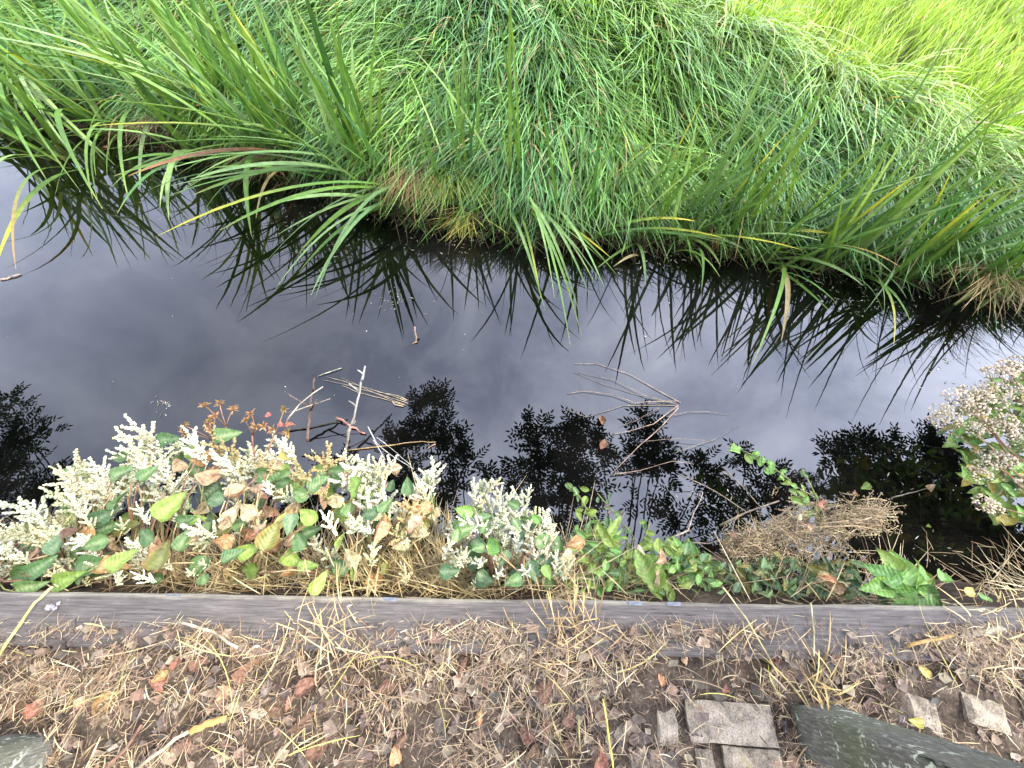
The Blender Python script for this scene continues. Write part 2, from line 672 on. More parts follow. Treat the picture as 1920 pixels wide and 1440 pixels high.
def grid_sheet(name, xs, ys, zf, mat):
    X, Y = np.meshgrid(xs, ys)
    Z = zf(X, Y)
    V = np.stack([X, Y, Z], -1).reshape(-1, 3)
    nx, ny = len(xs), len(ys)
    i = np.arange(ny - 1)[:, None] * nx + np.arange(nx - 1)[None, :]
    F = np.stack([i, i + 1, i + nx + 1, i + nx], -1).reshape(-1, 4)
    return np_mesh(name, V, F, np.full((len(V), 3), 0.5), mat)

xs = np.concatenate([np.linspace(-60, -9, 18)[:-1], np.linspace(-9, 8, 240), np.linspace(8, 60, 18)[1:]])
so = np.concatenate([np.linspace(-0.25, 5, 110), np.linspace(5, 80, 25)[1:]])
X = np.repeat(xs[None, :], len(so), 0)
Y = bank_y(X) + so[:, None]
Z = far_z(X, Y)
V = np.stack([X, Y, Z], -1).reshape(-1, 3)
nx, ny = len(xs), len(so)
i = np.arange(ny - 1)[:, None] * nx + np.arange(nx - 1)[None, :]
F = np.stack([i, i + 1, i + nx + 1, i + nx], -1).reshape(-1, 4)
tag(link('far_bank_ground', np_mesh('far_bank_ground', V, F, np.full((len(V), 3), 0.5), M_TURF)), 'sloping earth bank under the long grass across the ditch', kind='structure')

tag(link('water', grid_sheet('water', np.linspace(-60, 60, 13), np.array([-0.3, 0.5, 2, 5, 12.0, 20.0]), lambda x, y: np.full(x.shape, WATER), M_WATER)),
    'still dark ditch water mirroring a grey sky', kind='structure')

# ------------------------------------------------------------------ near bank: soil behind and below the timber edging
E0, E1 = W(0, 1108, 0.0), W(1920, 1138, 0.0)
E_SLOPE = (E1.y - E0.y) / (E1.x - E0.x)

def edge_y(x):
    return E0.y + (np.asarray(x) - E0.x) * E_SLOPE

def near_z(x, y):
    x, y = np.asarray(x, float), np.asarray(y, float)
    q = y - edge_y(x)
    back = -0.033 + 0.006 * np.sin(x * 9 + 2) * np.sin(y * 11) + 0.006 * np.sin(x * 31 + y * 17) + 0.004 * np.sin(x * 57 - y * 63)
    back = back + 0.014 * np.exp(-((q + 0.16) / 0.05) ** 2) * (1 + np.sin(x * 5.0))
    under = -0.16
    z = np.where(q < -0.112, back, np.where(q < -0.1, under, under - 0.02))
    foot = np.maximum(0.06, np.where(x > 0.95, 0.07, 0.20) + 0.05 * np.sin(x * 3.3 + 1) * np.where(np.abs(x) > 3, 0, 1) + 0.03 * np.sin(x * 8.1) * np.where(np.abs(x) > 3, 0, 1))
    slope = -0.20 - 0.42 * np.clip(q / foot, 0, 1) - 0.25 * np.clip(q - foot, 0, 1) + 0.03 * np.sin(x * 13) * np.sin(y * 21)
    return np.where(q > -0.02, slope, z)

q = np.concatenate([[-40, -20, -8, -4, -2, -1.3], np.linspace(-1.0, -0.115, 124), [-0.105, -0.09, -0.03, -0.015], np.linspace(0.0, 0.5, 26)])
xs = np.concatenate([np.linspace(-60, -3, 12)[:-1], np.linspace(-3, 3, 460), np.linspace(3, 60, 12)[1:]])
X = np.repeat(xs[None, :], len(q), 0)
Y = edge_y(X) + q[:, None]
Z = near_z(X, Y)
V = np.stack([X, Y, Z], -1).reshape(-1, 3)
nx, ny = len(xs), len(q)
i = np.arange(ny - 1)[:, None] * nx + np.arange(nx - 1)[None, :]
F = np.stack([i, i + 1, i + nx + 1, i + nx], -1).reshape(-1, 4)
near_bank = tag(link('near_bank_ground', np_mesh('near_bank_ground', V, F, np.full((len(V), 3), 0.5), M_SOIL)), 'dark crumbly soil with buried paving behind the timber edging', kind='structure')

def near_ground(px, py):
    p = W(px, py, -0.02)
    return Vector((p.x, p.y, float(near_z(p.x, p.y))))

# ------------------------------------------------------------------ timber edging
def box_rings(xs, prof):
    vs, fs = [], []
    n = len(prof)
    for k, x in enumerate(xs):
        for (y, z) in prof:
            vs.append((x, y + 0.004 * noise.noise((x * 2.2, y * 9, z * 9)) + 0.002 * noise.noise((x * 17, y * 5, 2)), z + 0.004 * noise.noise((x * 5, y * 14 + 4, z * 9)) + 0.0016 * noise.noise((x * 23, y * 40, 3))))
        if k:
            for j in range(n):
                j2 = (j + 1) % n
                fs.append(((k - 1) * n + j, (k - 1) * n + j2, k * n + j2, k * n + j))
    fs.append(tuple(range(n))[::-1])
    fs.append(tuple((len(xs) - 1) * n + j for j in range(n)))
    return vs, fs

prof = [(-0.062, -0.15), (0.062, -0.15), (0.062, -0.02), (0.061, -0.010), (0.057, -0.003), (0.050, 0.0), (0.04, 0.0), (0.025, 0.0), (0.01, 0.0), (-0.01, 0.0),
        (-0.03, 0.0), (-0.05, 0.0), (-0.058, -0.003), (-0.062, -0.012)]
vs, fs = box_rings(np.linspace(-3.2, 3.2, 330), prof)
me = bpy.data.meshes.new('timber_edging')
me.from_pydata(vs, [], fs)
me.shade_smooth()
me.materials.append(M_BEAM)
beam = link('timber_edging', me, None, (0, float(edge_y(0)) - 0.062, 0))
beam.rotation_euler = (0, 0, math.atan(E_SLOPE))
for (px, py) in ((325, 1111), (732, 1116), (1190, 1121), (1262, 1122)):
    p = W(px, py, 0.002)
    mbp = bpy.data.meshes.new('fixing_plate')
    w_, d_, h_ = 0.020, 0.005, 0.0012
    mbp.from_pydata([(sx * w_ * (0.9 if sz else 1), sy * d_, sz * h_) for sz in (0, 1) for sx, sy in ((-1, -1), (1, -1), (1, 1), (-1, 1))], [],
                    [(0, 3, 2, 1), (4, 5, 6, 7), (0, 1, 5, 4), (1, 2, 6, 5), (2, 3, 7, 6), (3, 0, 4, 7)])
    mbp.materials.append(M_STEEL)
    link('fixing_plate', mbp, beam, (p.x, 0.056, -0.0008))
tag(beam, 'long weathered grey timber edging beam along the ditch', 'timber edging')

# ------------------------------------------------------------------ posts
def post(px, py, sx, sy, w, d, h, lean, label):
    c = W(px, py, -0.03)
    cx, cy = c.x + sx * w / 2, c.y + sy * d / 2
    vs, fs = [], []
    zs = np.linspace(-0.35, h, 30)
    b = 0.010
    loop = [(-w / 2 + b, -d / 2), (w / 2 - b, -d / 2), (w / 2, -d / 2 + b), (w / 2, d / 2 - b), (w / 2 - b, d / 2), (0, d / 2), (-w / 2 + b, d / 2), (-w / 2, d / 2 - b), (-w / 2, 0), (-w / 2, -d / 2 + b)]
    n = len(loop)
    for k, z in enumerate(zs):
        for (x, y) in loop:
            vs.append((x + lean[0] * z + 0.005 * noise.noise((x * 20 + px, y * 20, z * 4)), y + lean[1] * z + 0.005 * noise.noise((x * 20, y * 20 + 9, z * 4 + px)), z))
        if k:
            for j in range(n):
                j2 = (j + 1) % n
                fs.append(((k - 1) * n + j, (k - 1) * n + j2, k * n + j2, k * n + j))
    vs.append((lean[0] * h, lean[1] * h, h + 0.012))
    for j in range(n):
        fs.append(((len(zs) - 1) * n + j, (len(zs) - 1) * n + (j + 1) % n, len(vs) - 1))
    me = bpy.data.meshes.new('fence_post')
    me.from_pydata(vs, [], fs)
    me.materials.append(M_POST)
    return tag(link('fence_post', me, None, (cx, cy, -0.03)), label, 'post', 'timber fence posts')

post(1482, 1321, 1, -1, 0.125, 0.10, 0.95, (0.0, -0.05), 'mossy timber fence post spotted with lichen beside the pale paving bricks')
post(112, 1376, -1, -1, 0.12, 0.11, 0.95, (0.0, 0.0), 'timber fence post with a dark flank in the bottom left corner')

# ------------------------------------------------------------------ paving bricks
BR = [(1222, 1318, 1275, 1398, 0.010), (1281, 1315, 1458, 1395, 0.012), (1300, 1403, 1346, 1470, 0.008), (1352, 1402, 1475, 1470, 0.008), (1180, 1404, 1292, 1470, 0.0), (1085, 1322, 1214, 1400, -0.008),
      (645, 1348, 765, 1428, -0.012), (1684, 1304, 1772, 1372, 0.008), (1792, 1306, 1894, 1366, 0.012), (1903, 1298, 2010, 1362, 0.010),
      (1480, 1404, 1500, 1470, -0.02)]
for (x0, y0, x1, y1, dz) in BR:
    a, b = W(x0, y0, -0.03), W(x1, y1, -0.03)
    cx, cy, w, d = (a.x + b.x) / 2, (a.y + b.y) / 2, abs(b.x - a.x), abs(a.y - b.y)
    if x0 > 1480:
        w, d = w * 0.95, d
    vs, fs = [], []
    r = 0.009
    nxx, nyy = 9, 5
    for iy in range(nyy):
        for ix in range(nxx):
            u, v = ix / (nxx - 1), iy / (nyy - 1)
            ed = min(u, 1 - u) < 0.01 or min(v, 1 - v) < 0.01
            zz = (-r if ed else 0) + 0.002 * noise.noise((x0 + u * 9, v * 6, y0))
            vs.append(((u - 0.5) * w + 0.0035 * noise.noise((u * 5 + x0, v * 5, 1)), (v - 0.5) * d + 0.0035 * noise.noise((u * 5, v * 5 + x0, 7)), zz))
    for iy in range(nyy - 1):
        for ix in range(nxx - 1):
            k = iy * nxx + ix
            fs.append((k, k + 1, k + nxx + 1, k + nxx))
    ring = [ix for ix in range(nxx)] + [iy * nxx + nxx - 1 for iy in range(1, nyy)] + [(nyy - 1) * nxx + ix for ix in range(nxx - 2, -1, -1)] + [iy * nxx for iy in range(nyy - 2, 0, -1)]
    o = len(vs)
    for k in ring:
        vs.append((vs[k][0], vs[k][1], -0.07))
    for k in range(len(ring)):
        k2 = (k + 1) % len(ring)
        fs.append((ring[k2], ring[k], o + k, o + k2))
    me = bpy.data.meshes.new('brick')
    me.from_pydata(vs, [], fs)
    me.materials.append(M_BRICK)
    b = link('brick', me, near_bank, (cx, cy, -0.025 + dz))
    b.rotation_euler = (rnd.uniform(-0.02, 0.02), rnd.uniform(-0.02, 0.02), rnd.uniform(-0.03, 0.03) - (0.26 if x0 > 1600 else 0.06))

# ------------------------------------------------------------------ bank grass
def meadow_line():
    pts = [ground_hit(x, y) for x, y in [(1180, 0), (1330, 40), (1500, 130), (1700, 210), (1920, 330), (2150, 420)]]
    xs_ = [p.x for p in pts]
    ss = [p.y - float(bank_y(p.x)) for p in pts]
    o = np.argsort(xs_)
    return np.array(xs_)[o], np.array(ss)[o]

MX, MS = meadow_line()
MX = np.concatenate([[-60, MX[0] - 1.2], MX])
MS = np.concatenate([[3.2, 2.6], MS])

def bank_grass():
    NT = 5200                                  # tufts
    tx = rng.uniform(-8.5, 7.0, NT * 4)
    ts = rng.uniform(0.03, 3.4, NT * 4)
    ty = bank_y(tx) + ts
    tz = far_z(tx, ty)
    px, py = proj_np(np.stack([tx, ty, tz + 0.15], -1))
    dist = np.sqrt(tx ** 2 + ty ** 2 + (CAM_Z - tz) ** 2)
    keep = (px > -350) & (px < 2270) & (py > -260) & (rng.uniform(0, 1, NT * 4) < np.clip((3.6 / dist) ** 1.3, 0.15, 1))
    # bare, brownish hollows between the tufts
    hole = np.sin(tx * 4.3 + ty * 2.1) * np.sin(ty * 5.7 - tx * 1.9 + 0.6)
    keep &= ~((ts < np.where(tx < 0.2, 0.34, 0.10)) & (rng.uniform(0, 1, NT * 4) < 0.85))
    keep &= ~((hole > 0.72) & (rng.uniform(0, 1, NT * 4) < 0.75))
    tx, ty, tz, ts = tx[keep], ty[keep], tz[keep], ts[keep]
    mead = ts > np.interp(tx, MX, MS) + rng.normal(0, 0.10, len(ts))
    # left of the reeds the bank is rougher
    n = len(tx)
    per = np.where(mead, 22, 17)
    rep = np.repeat(np.arange(n), per)
    N = len(rep)
    m = mead[rep]
    base = np.stack([tx[rep] + rng.normal(0, 0.045, N), ty[rep] + rng.normal(0, 0.045, N), np.zeros(N)], -1)
    base[:, 2] = far_z(base[:, 0], base[:, 1]) - 0.015
    tang = -np.pi / 2 + 0.12 * tx + 0.5 * np.sin(tx * 2.3 + ty * 1.7) + 0.4 * np.sin(tx * 5.9 - ty * 4.1) + rng.normal(0, 0.30, n)
    tang = np.where(mead, np.pi * 0.20 + rng.normal(0, 0.5, n), tang)
    ang = tang[rep] + rng.normal(0, 0.36, N)
    tl = rng.uniform(0.75, 1.25, n)
    L = np.where(m, rng.uniform(0.14, 0.30, N), rng.uniform(0.26, 0.58, N)) * tl[rep] * np.clip(0.42 + ts[rep] * 1.3, 0.42, 1)
    wdt = np.where(m, rng.uniform(0.003, 0.006, N), rng.uniform(0.006, 0.0125, N))
    lean = np.where(m, rng.uniform(0.1, 0.4, N), rng.uniform(0.0, 0.4, N))
    droop = np.where(m, rng.uniform(0.05, 0.4, N), rng.uniform(0.45, 1.05, N))
    up = rng.uniform(0.75, 1.05, N)
    tw = rng.normal(0, 0.5, N)
    cool = np.array([0.075, 0.185, 0.06])
    warm = np.array([0.135, 0.26, 0.045])
    k = np.clip(0.45 + 0.35 * np.sin(tx * 3.7 + 1.3 * ty) + rng.normal(0, 0.22, n), 0, 1)[rep]
    k = np.clip(k + rng.normal(0, 0.12, N), 0, 1)
    col = cool * (1 - k[:, None]) + warm * k[:, None]
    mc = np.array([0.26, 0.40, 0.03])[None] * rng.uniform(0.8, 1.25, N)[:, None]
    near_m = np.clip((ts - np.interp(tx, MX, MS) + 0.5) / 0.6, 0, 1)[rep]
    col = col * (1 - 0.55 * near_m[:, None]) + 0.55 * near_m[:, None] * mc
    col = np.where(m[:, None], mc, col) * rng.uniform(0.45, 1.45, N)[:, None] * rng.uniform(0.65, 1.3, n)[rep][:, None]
    dry = rng.uniform(0, 1, N) < 0.055
    col[dry] = np.array([0.26, 0.2, 0.09]) * rng.uniform(0.6, 1.2, dry.sum())[:, None]
    tip = col * np.array([1.25, 1.2, 1.1])
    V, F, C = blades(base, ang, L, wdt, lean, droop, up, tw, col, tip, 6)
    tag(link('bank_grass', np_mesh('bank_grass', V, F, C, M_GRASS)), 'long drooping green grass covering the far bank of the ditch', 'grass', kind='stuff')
    return N

print('grass blades', bank_grass())

# dead thatch at the foot of the bank
def thatch():
    N = 9000
    x = rng.uniform(-6, 5, N)
    s = np.abs(rng.normal(0.0, 0.16, N)) - 0.06
    y = bank_y(x) + s
    base = np.stack([x, y, far_z(x, y) + rng.uniform(-0.02, 0.05, N)], -1)
    base[:, 2] = np.maximum(base[:, 2], WATER - 0.01)
    ang = -np.pi / 2 + rng.normal(0, 1.1, N)
    col = np.array([0.12, 0.085, 0.045])[None] * rng.uniform(0.25, 1.2, N)[:, None]
    gr = rng.uniform(0, 1, N) < 0.25
    col[gr] = np.array([0.07, 0.12, 0.03])
    V, F, C = blades(base, ang, rng.uniform(0.08, 0.26, N), rng.uniform(0.002, 0.006, N), rng.uniform(0.2, 0.8, N), rng.uniform(0.3, 0.9, N), rng.uniform(0.3, 0.8, N),
                     rng.normal(0, 0.6, N), col, col, 4)
    tag(link('dead_grass_thatch', np_mesh('dead_grass_thatch', V, F, C, M_STRAW)), 'matted brown dead grass along the waterline of the far bank', 'dead grass', kind='stuff')

thatch()

# ------------------------------------------------------------------ reeds
G_REED = (0.095, 0.185, 0.03)
G_DEEP = (0.055, 0.135, 0.03)
G_PALE = (0.17, 0.27, 0.085)
G_YEL = (0.42, 0.38, 0.03)
G_RUST = (0.28, 0.12, 0.06)
G_TAN = (0.33, 0.25, 0.12)

def blade_mb(base, tip, arch, width, kind):
    d = tip - base
    ln = d.length
    hz = Vector((d.x, d.y, 0))
    ctrl = base + d * 0.38 + Vector((0, 0, arch * ln))
    pts = bez(base, ctrl, tip, 12)
    side0 = hz.cross(Vector((0, 0, 1)))
    if side0.length < 0.05:
        side0 = Vector((1, rnd.uniform(-0.6, 0.6), 0))
    side0.normalize()
    tw = rnd.uniform(-0.9, 0.9)
    side = [(side0 * math.cos(tw * t) + Vector((0, -0.5, 0.8)) * math.sin(tw * t)).normalized() for t in [i / 12 for i in range(13)]]
    ws = [width * min(1, 0.62 + 1.3 * t) * max(0.03, (1 - t ** 3.2)) ** 0.75 for t in [i / 12 for i in range(13)]]
    c0 = {'green': G_REED, 'deep': G_DEEP, 'pale': G_PALE, 'yellow': G_REED, 'rust': G_RUST, 'tan': G_TAN, 'tipred': G_REED}[kind]
    c0 = rgb(c0, 0.22)
    cs = []
    for i in range(13):
        t = i / 12
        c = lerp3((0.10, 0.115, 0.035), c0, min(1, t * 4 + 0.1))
        if kind == 'yellow' and t > 0.55:
            c = lerp3(c, G_YEL, min(1, (t - 0.55) * 2.8))
        elif kind == 'tipred' and t > 0.45:
            c = lerp3(c, (0.36, 0.20, 0.05), min(1, (t - 0.45) * 2.2))
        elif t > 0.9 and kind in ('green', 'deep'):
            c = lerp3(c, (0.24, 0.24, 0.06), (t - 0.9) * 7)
        cs.append(c)
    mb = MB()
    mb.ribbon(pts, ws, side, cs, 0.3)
    return mb

def reed(basepx, tips, extra, jit, label, name='reed_clump', wid=0.026, zb=WATER - 0.03, spread=0.09, up=14):
    if 740 < basepx[0] < 1260:
        up = 7
    if basepx[0] < 700:
        up = 17
        wid *= 1.22
        spread *= 1.3
    wid *= 1.3
    leanx = -0.18 if basepx[0] < 700 else (0.0 if basepx[0] < 1000 else 0.25)
    b0 = W(basepx[0], basepx[1], WATER)
    th = thing(name, (b0.x, b0.y, WATER), label, 'reeds', 'reed clumps along the far bank')
    jobs = list(tips)
    for k in range(extra):
        t = rnd.choice(tips)
        kd = 'green' if t[4] in ('yellow', 'rust', 'tipred', 'tan') else t[4]
        if rnd.random() < 0.3:
            kd = rnd.choice(['deep', 'green', 'pale', 'green', 'yellow'])
        jobs.append((t[0] + rnd.gauss(0, jit), t[1] + rnd.gauss(0, jit), t[2] * rnd.uniform(0.65, 1.1), t[3] * rnd.uniform(0.5, 1.3), kd))
    for k in range(up):
        jobs.append((None, None, rnd.uniform(0.8, 1.32), rnd.choice([0.03, 0.06, 0.12, 0.22, 0.3]), rnd.choice(['green', 'green', 'deep', 'pale', 'green', 'green', 'deep'])))
    for (tx, ty, ln, arch, kind) in jobs:
        bx = b0 + Vector((rnd.gauss(0, spread), rnd.gauss(0.02, spread * 0.5), 0))
        bx.z = min(max(WATER - 0.05, float(far_z(bx.x, bx.y)) - 0.03), -0.35)
        if tx is None:
            tip = bx + Vector((rnd.gauss(leanx, 0.34), rnd.gauss(-0.14, 0.22), 1.0)).normalized() * ln
        else:
            tip = tip_for(bx, tx, ty, ln)
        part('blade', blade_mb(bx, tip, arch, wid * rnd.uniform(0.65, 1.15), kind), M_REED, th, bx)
    return th

reed((20, 262), [(-30, 60, 1.0, 0.1, 'green'), (-120, 20, 1.1, 0.1, 'yellow'), (10, 30, 1.0, 0.05, 'green'), (-200, 120, 1.1, 0.1, 'green'), (-60, 150, 0.9, 0.1, 'yellow')], 16, 45,
     'crowded yellowing reed clump at the left edge of the water', spread=0.13)
reed((130, 215), [(30, -20, 1.0, 0.05, 'green'), (95, -30, 1.0, 0.04, 'deep'), (170, -30, 0.95, 0.04, 'green'), (0, 90, 0.9, 0.15, 'yellow'), (152, 312, 0.62, 0.62, 'pale')], 13, 45,
     'upright reed clump with one blade hooked down to the water')
reed((120, 300), [(-20, 445, 0.62, 0.42, 'pale'), (30, 506, 0.72, 0.30, 'tipred'), (-80, 330, 0.8, 0.35, 'green'), (110, 250, 0.35, 0.3, 'rust')], 2, 30,
     'sparse bent reed with red-tipped blade hanging over the water')
reed((300, 235), [(170, -40, 1.0, 0.05, 'deep'), (240, -40, 1.0, 0.05, 'green'), (300, -20, 0.95, 0.05, 'green'), (90, -20, 1.05, 0.08, 'pale'), (205, 300, 0.4, 0.4, 'tan')], 12, 40,
     'dark green reed clump behind the long yellow-tipped blade')
reed((470, 265), [(-8, 84, 1.45, 0.26, 'pale'), (94, 95, 1.25, 0.16, 'yellow'), (-40, 0, 1.5, 0.16, 'pale'), (330, -40, 0.95, 0.06, 'green'), (260, -20, 1.05, 0.07, 'green'), (400, 10, 0.8, 0.05, 'deep')], 12, 40,
     'reed clump sending long pale blades arching towards the left')
reed((600, 325), [(172, 236, 1.1, 0.16, 'yellow'), (390, 262, 0.6, 0.3, 'pale'), (350, 0, 1.15, 0.06, 'green'), (420, -10, 1.05, 0.05, 'green'), (470, 20, 0.95, 0.05, 'deep'), (240, 330, 0.95, 0.2, 'rust'), (530, 30, 0.9, 0.05, 'green')], 14, 40,
     'tall reed clump leaning left with one blade lying level over the water')
reed((690, 360), [(560, 20, 1.0, 0.05, 'green'), (500, 0, 1.1, 0.06, 'pale'), (632, 85, 0.85, 0.04, 'deep'), (660, 110, 0.8, 0.04, 'yellow'), (395, 315, 0.8, 0.22, 'green'), (310, 318, 0.95, 0.2, 'pale')], 13, 38,
     'reed clump just left of the nettles and brown tussock')
reed((770, 388), [(296, 442, 1.0, 0.22, 'yellow'), (412, 432, 0.85, 0.24, 'green'), (480, 515, 0.8, 0.32, 'pale'), (590, 562, 0.7, 0.42, 'pale'), (500, 385, 0.62, 0.2, 'pale'), (705, 278, 0.4, 0.25, 'pale'), (560, 475, 0.7, 0.3, 'green')], 4, 30,
     'reed clump with broad pale blades bending low over the water', wid=0.03)
reed((862, 400), [(846, 92, 0.95, 0.02, 'green'), (872, 100, 0.92, 0.02, 'green'), (800, 130, 0.9, 0.03, 'deep'), (905, 180, 0.8, 0.03, 'deep'), (965, 265, 0.6, 0.3, 'yellow')], 5, 28,
     'slim upright reed pair above the hanging sedge tussock', wid=0.02)
reed((965, 412), [(1086, 586, 0.62, 0.42, 'pale'), (1070, 652, 0.72, 0.45, 'green'), (1122, 522, 0.6, 0.38, 'pale'), (1158, 470, 0.6, 0.35, 'pale'), (1160, 520, 0.7, 0.3, 'green'), (1040, 560, 0.5, 0.5, 'pale'), (1190, 392, 0.6, 0.2, 'green')], 9, 26,
     'fountain of narrow pale blades arching right over the water', wid=0.017, spread=0.05)
reed((1085, 440), [(1105, 190, 0.8, 0.03, 'deep'), (1180, 250, 0.75, 0.05, 'green'), (1232, 262, 0.75, 0.1, 'yellow'), (1140, 320, 0.5, 0.05, 'green'), (1050, 240, 0.75, 0.05, 'green'), (1360, 447, 0.75, 0.25, 'yellow')], 14, 34,
     'reed clump with a blade arching flat towards the right', wid=0.02)
reed((1200, 452), [(1320, 330, 0.6, 0.07, 'green'), (1326, 220, 0.8, 0.04, 'green'), (1275, 285, 0.7, 0.05, 'deep'), (1390, 300, 0.7, 0.08, 'deep'), (1150, 500, 0.35, 0.3, 'tan')], 15, 36,
     'bright green reed clump in front of the mid bank grass', wid=0.02)
reed((1330, 462), [(1482, 242, 0.85, 0.04, 'yellow'), (1430, 280, 0.75, 0.05, 'deep'), (1520, 270, 0.85, 0.05, 'green'), (1392, 370, 0.42, 0.55, 'pale'), (1540, 452, 0.7, 0.3, 'pale'), (1560, 340, 0.75, 0.1, 'deep')], 12, 36,
     'reed clump with a pale blade hooking over at its middle', wid=0.021)
reed((1420, 486), [(1690, 502, 0.8, 0.34, 'tipred'), (1540, 470, 0.5, 0.25, 'green'), (1566, 566, 0.62, 0.18, 'green'), (1618, 535, 0.6, 0.35, 'pale'), (1465, 640, 0.5, 0.3, 'tan'), (1640, 300, 0.85, 0.1, 'deep'), (1600, 340, 0.8, 0.08, 'green')], 12, 32,
     'reed clump with a red and yellow blade tip over dark water', wid=0.021)
reed((1530, 500), [(1690, 310, 0.85, 0.06, 'green'), (1660, 400, 0.6, 0.1, 'green'), (1765, 358, 0.8, 0.08, 'green'), (1690, 372, 0.72, 0.35, 'pale'), (1730, 330, 0.85, 0.06, 'deep')], 14, 32,
     'dense spray of reeds leaning right past the dark inlet', wid=0.019)
reed((1690, 522), [(1890, 350, 0.85, 0.07, 'green'), (1850, 365, 0.8, 0.06, 'yellow'), (1930, 330, 0.9, 0.07, 'green'), (1820, 330, 0.85, 0.06, 'deep'), (1800, 430, 0.5, 0.1, 'green')], 14, 32,
     'reed clump leaning right beside the straw-coloured tussock', wid=0.018)
reed((1830, 560), [(2010, 400, 0.8, 0.1, 'green'), (1960, 420, 0.7, 0.1, 'green'), (1930, 440, 0.65, 0.1, 'deep'), (2050, 470, 0.7, 0.2, 'green')], 12, 30,
     'reed clump at the right edge of the far bank', wid=0.017)

reed((215, 245), [(60, 300, 0.75, 0.3, 'green'), (20, 215, 0.9, 0.25, 'deep'), (120, 60, 0.9, 0.08, 'deep'), (180, 330, 0.5, 0.4, 'green'), (90, 120, 0.9, 0.12, 'green')], 10, 40,
     'reed clump drooping over the dark inlet at the upper left')
reed((395, 295), [(160, 250, 0.9, 0.22, 'deep'), (210, 350, 0.7, 0.3, 'green'), (250, 160, 0.9, 0.12, 'green'), (300, 390, 0.5, 0.4, 'pale'), (340, 110, 0.8, 0.06, 'deep')], 10, 40,
     'reed clump lying outward over dark water under the pale arching blades')
reed((540, 325), [(330, 330, 0.8, 0.25, 'green'), (370, 420, 0.7, 0.3, 'deep'), (430, 150, 0.8, 0.06, 'deep'), (450, 60, 0.95, 0.05, 'green'), (480, 410, 0.4, 0.4, 'tan')], 10, 36,
     'dark reed clump behind the level yellow-tipped blade')
reed((1270, 455), [(1400, 470, 0.5, 0.35, 'pale'), (1440, 400, 0.6, 0.25, 'green'), (1350, 520, 0.4, 0.5, 'green'), (1370, 310, 0.7, 0.06, 'deep')], 8, 30,
     'low reed clump arching over the small frayed brown tussock', wid=0.018)
reed((1600, 505), [(1700, 560, 0.45, 0.4, 'green'), (1740, 470, 0.55, 0.25, 'pale'), (1780, 420, 0.65, 0.12, 'green'), (1660, 600, 0.4, 0.4, 'pale')], 8, 30,
     'low reed clump beside the black inlet on the right', wid=0.017)

# sedge and dead tussocks hanging over the water (blades too fine to pick apart)
def tussock(name, px, py, z, n, ln, col, label, fall=(-math.pi / 2, 0.9), cat='tussock', wid=(0.003, 0.006), lift=0.9, droop=(0.6, 1.3), sp=0.05, mat=None):
    b = W(px, py, z)
    base = np.stack([rng.normal(0, sp, n), rng.normal(0, sp, n), rng.normal(0, 0.02, n)], -1)
    ang = fall[0] + rng.normal(0, fall[1], n)
    c = np.array(col)[None] * rng.uniform(0.55, 1.3, n)[:, None]
    V, F, C = blades(base, ang, ln * rng.uniform(0.5, 1.1, n), rng.uniform(wid[0], wid[1], n), rng.uniform(0.1, 0.5, n), rng.uniform(droop[0], droop[1], n), lift * rng.uniform(0.6, 1.1, n),
                     rng.normal(0, 0.5, n), c, c * np.array([1.25, 1.1, 0.8]), 7)
    return tag(link(name, np_mesh(name, V, F, C, mat or M_GRASS), None, b), label, cat)

tussock('sedge_tussock', 850, 330, -0.38, 190, 0.42, (0.17, 0.26, 0.05), 'pale green sedge tussock spilling over the waterline among nettles', (-math.pi / 2, 0.7), droop=(0.6, 1.1))
tussock('sedge_tussock', 880, 405, -0.52, 80, 0.32, (0.30, 0.30, 0.08), 'yellowish fine sedge trailing in the water below the nettles', (-math.pi * 0.58, 0.5), droop=(0.5, 0.8), lift=0.5)
tussock('dead_tussock', 785, 318, -0.36, 130, 0.36, (0.24, 0.15, 0.08), 'brown dead grass tuft hanging straight down beside the nettles', (-math.pi / 2, 0.4), droop=(0.8, 1.2), sp=0.03, mat=M_STRAW)
tussock('dead_tussock', 1325, 418, -0.5, 80, 0.20, (0.26, 0.18, 0.09), 'small frayed brown tussock between the green reed clumps', (-math.pi / 2, 1.2), sp=0.05, mat=M_STRAW)
tussock('dead_tussock', 1850, 520, -0.48, 170, 0.40, (0.27, 0.20, 0.09), 'straw-coloured collapsed tussock at the right end of the far bank', (-math.pi * 0.62, 0.7), droop=(0.5, 1.0), sp=0.08, mat=M_STRAW)
tussock('dead_tussock', 520, 290, -0.45, 90, 0.32, (0.24, 0.18, 0.09), 'thin tan tussock under the left leaning reeds', (-math.pi * 0.6, 0.8), sp=0.06, mat=M_STRAW)
tussock('dead_tussock', 300, 235, -0.45, 90, 0.30, (0.20, 0.14, 0.075), 'dull brown tussock at the dark waterline on the left', (-math.pi * 0.5, 0.9), sp=0.08, mat=M_STRAW)

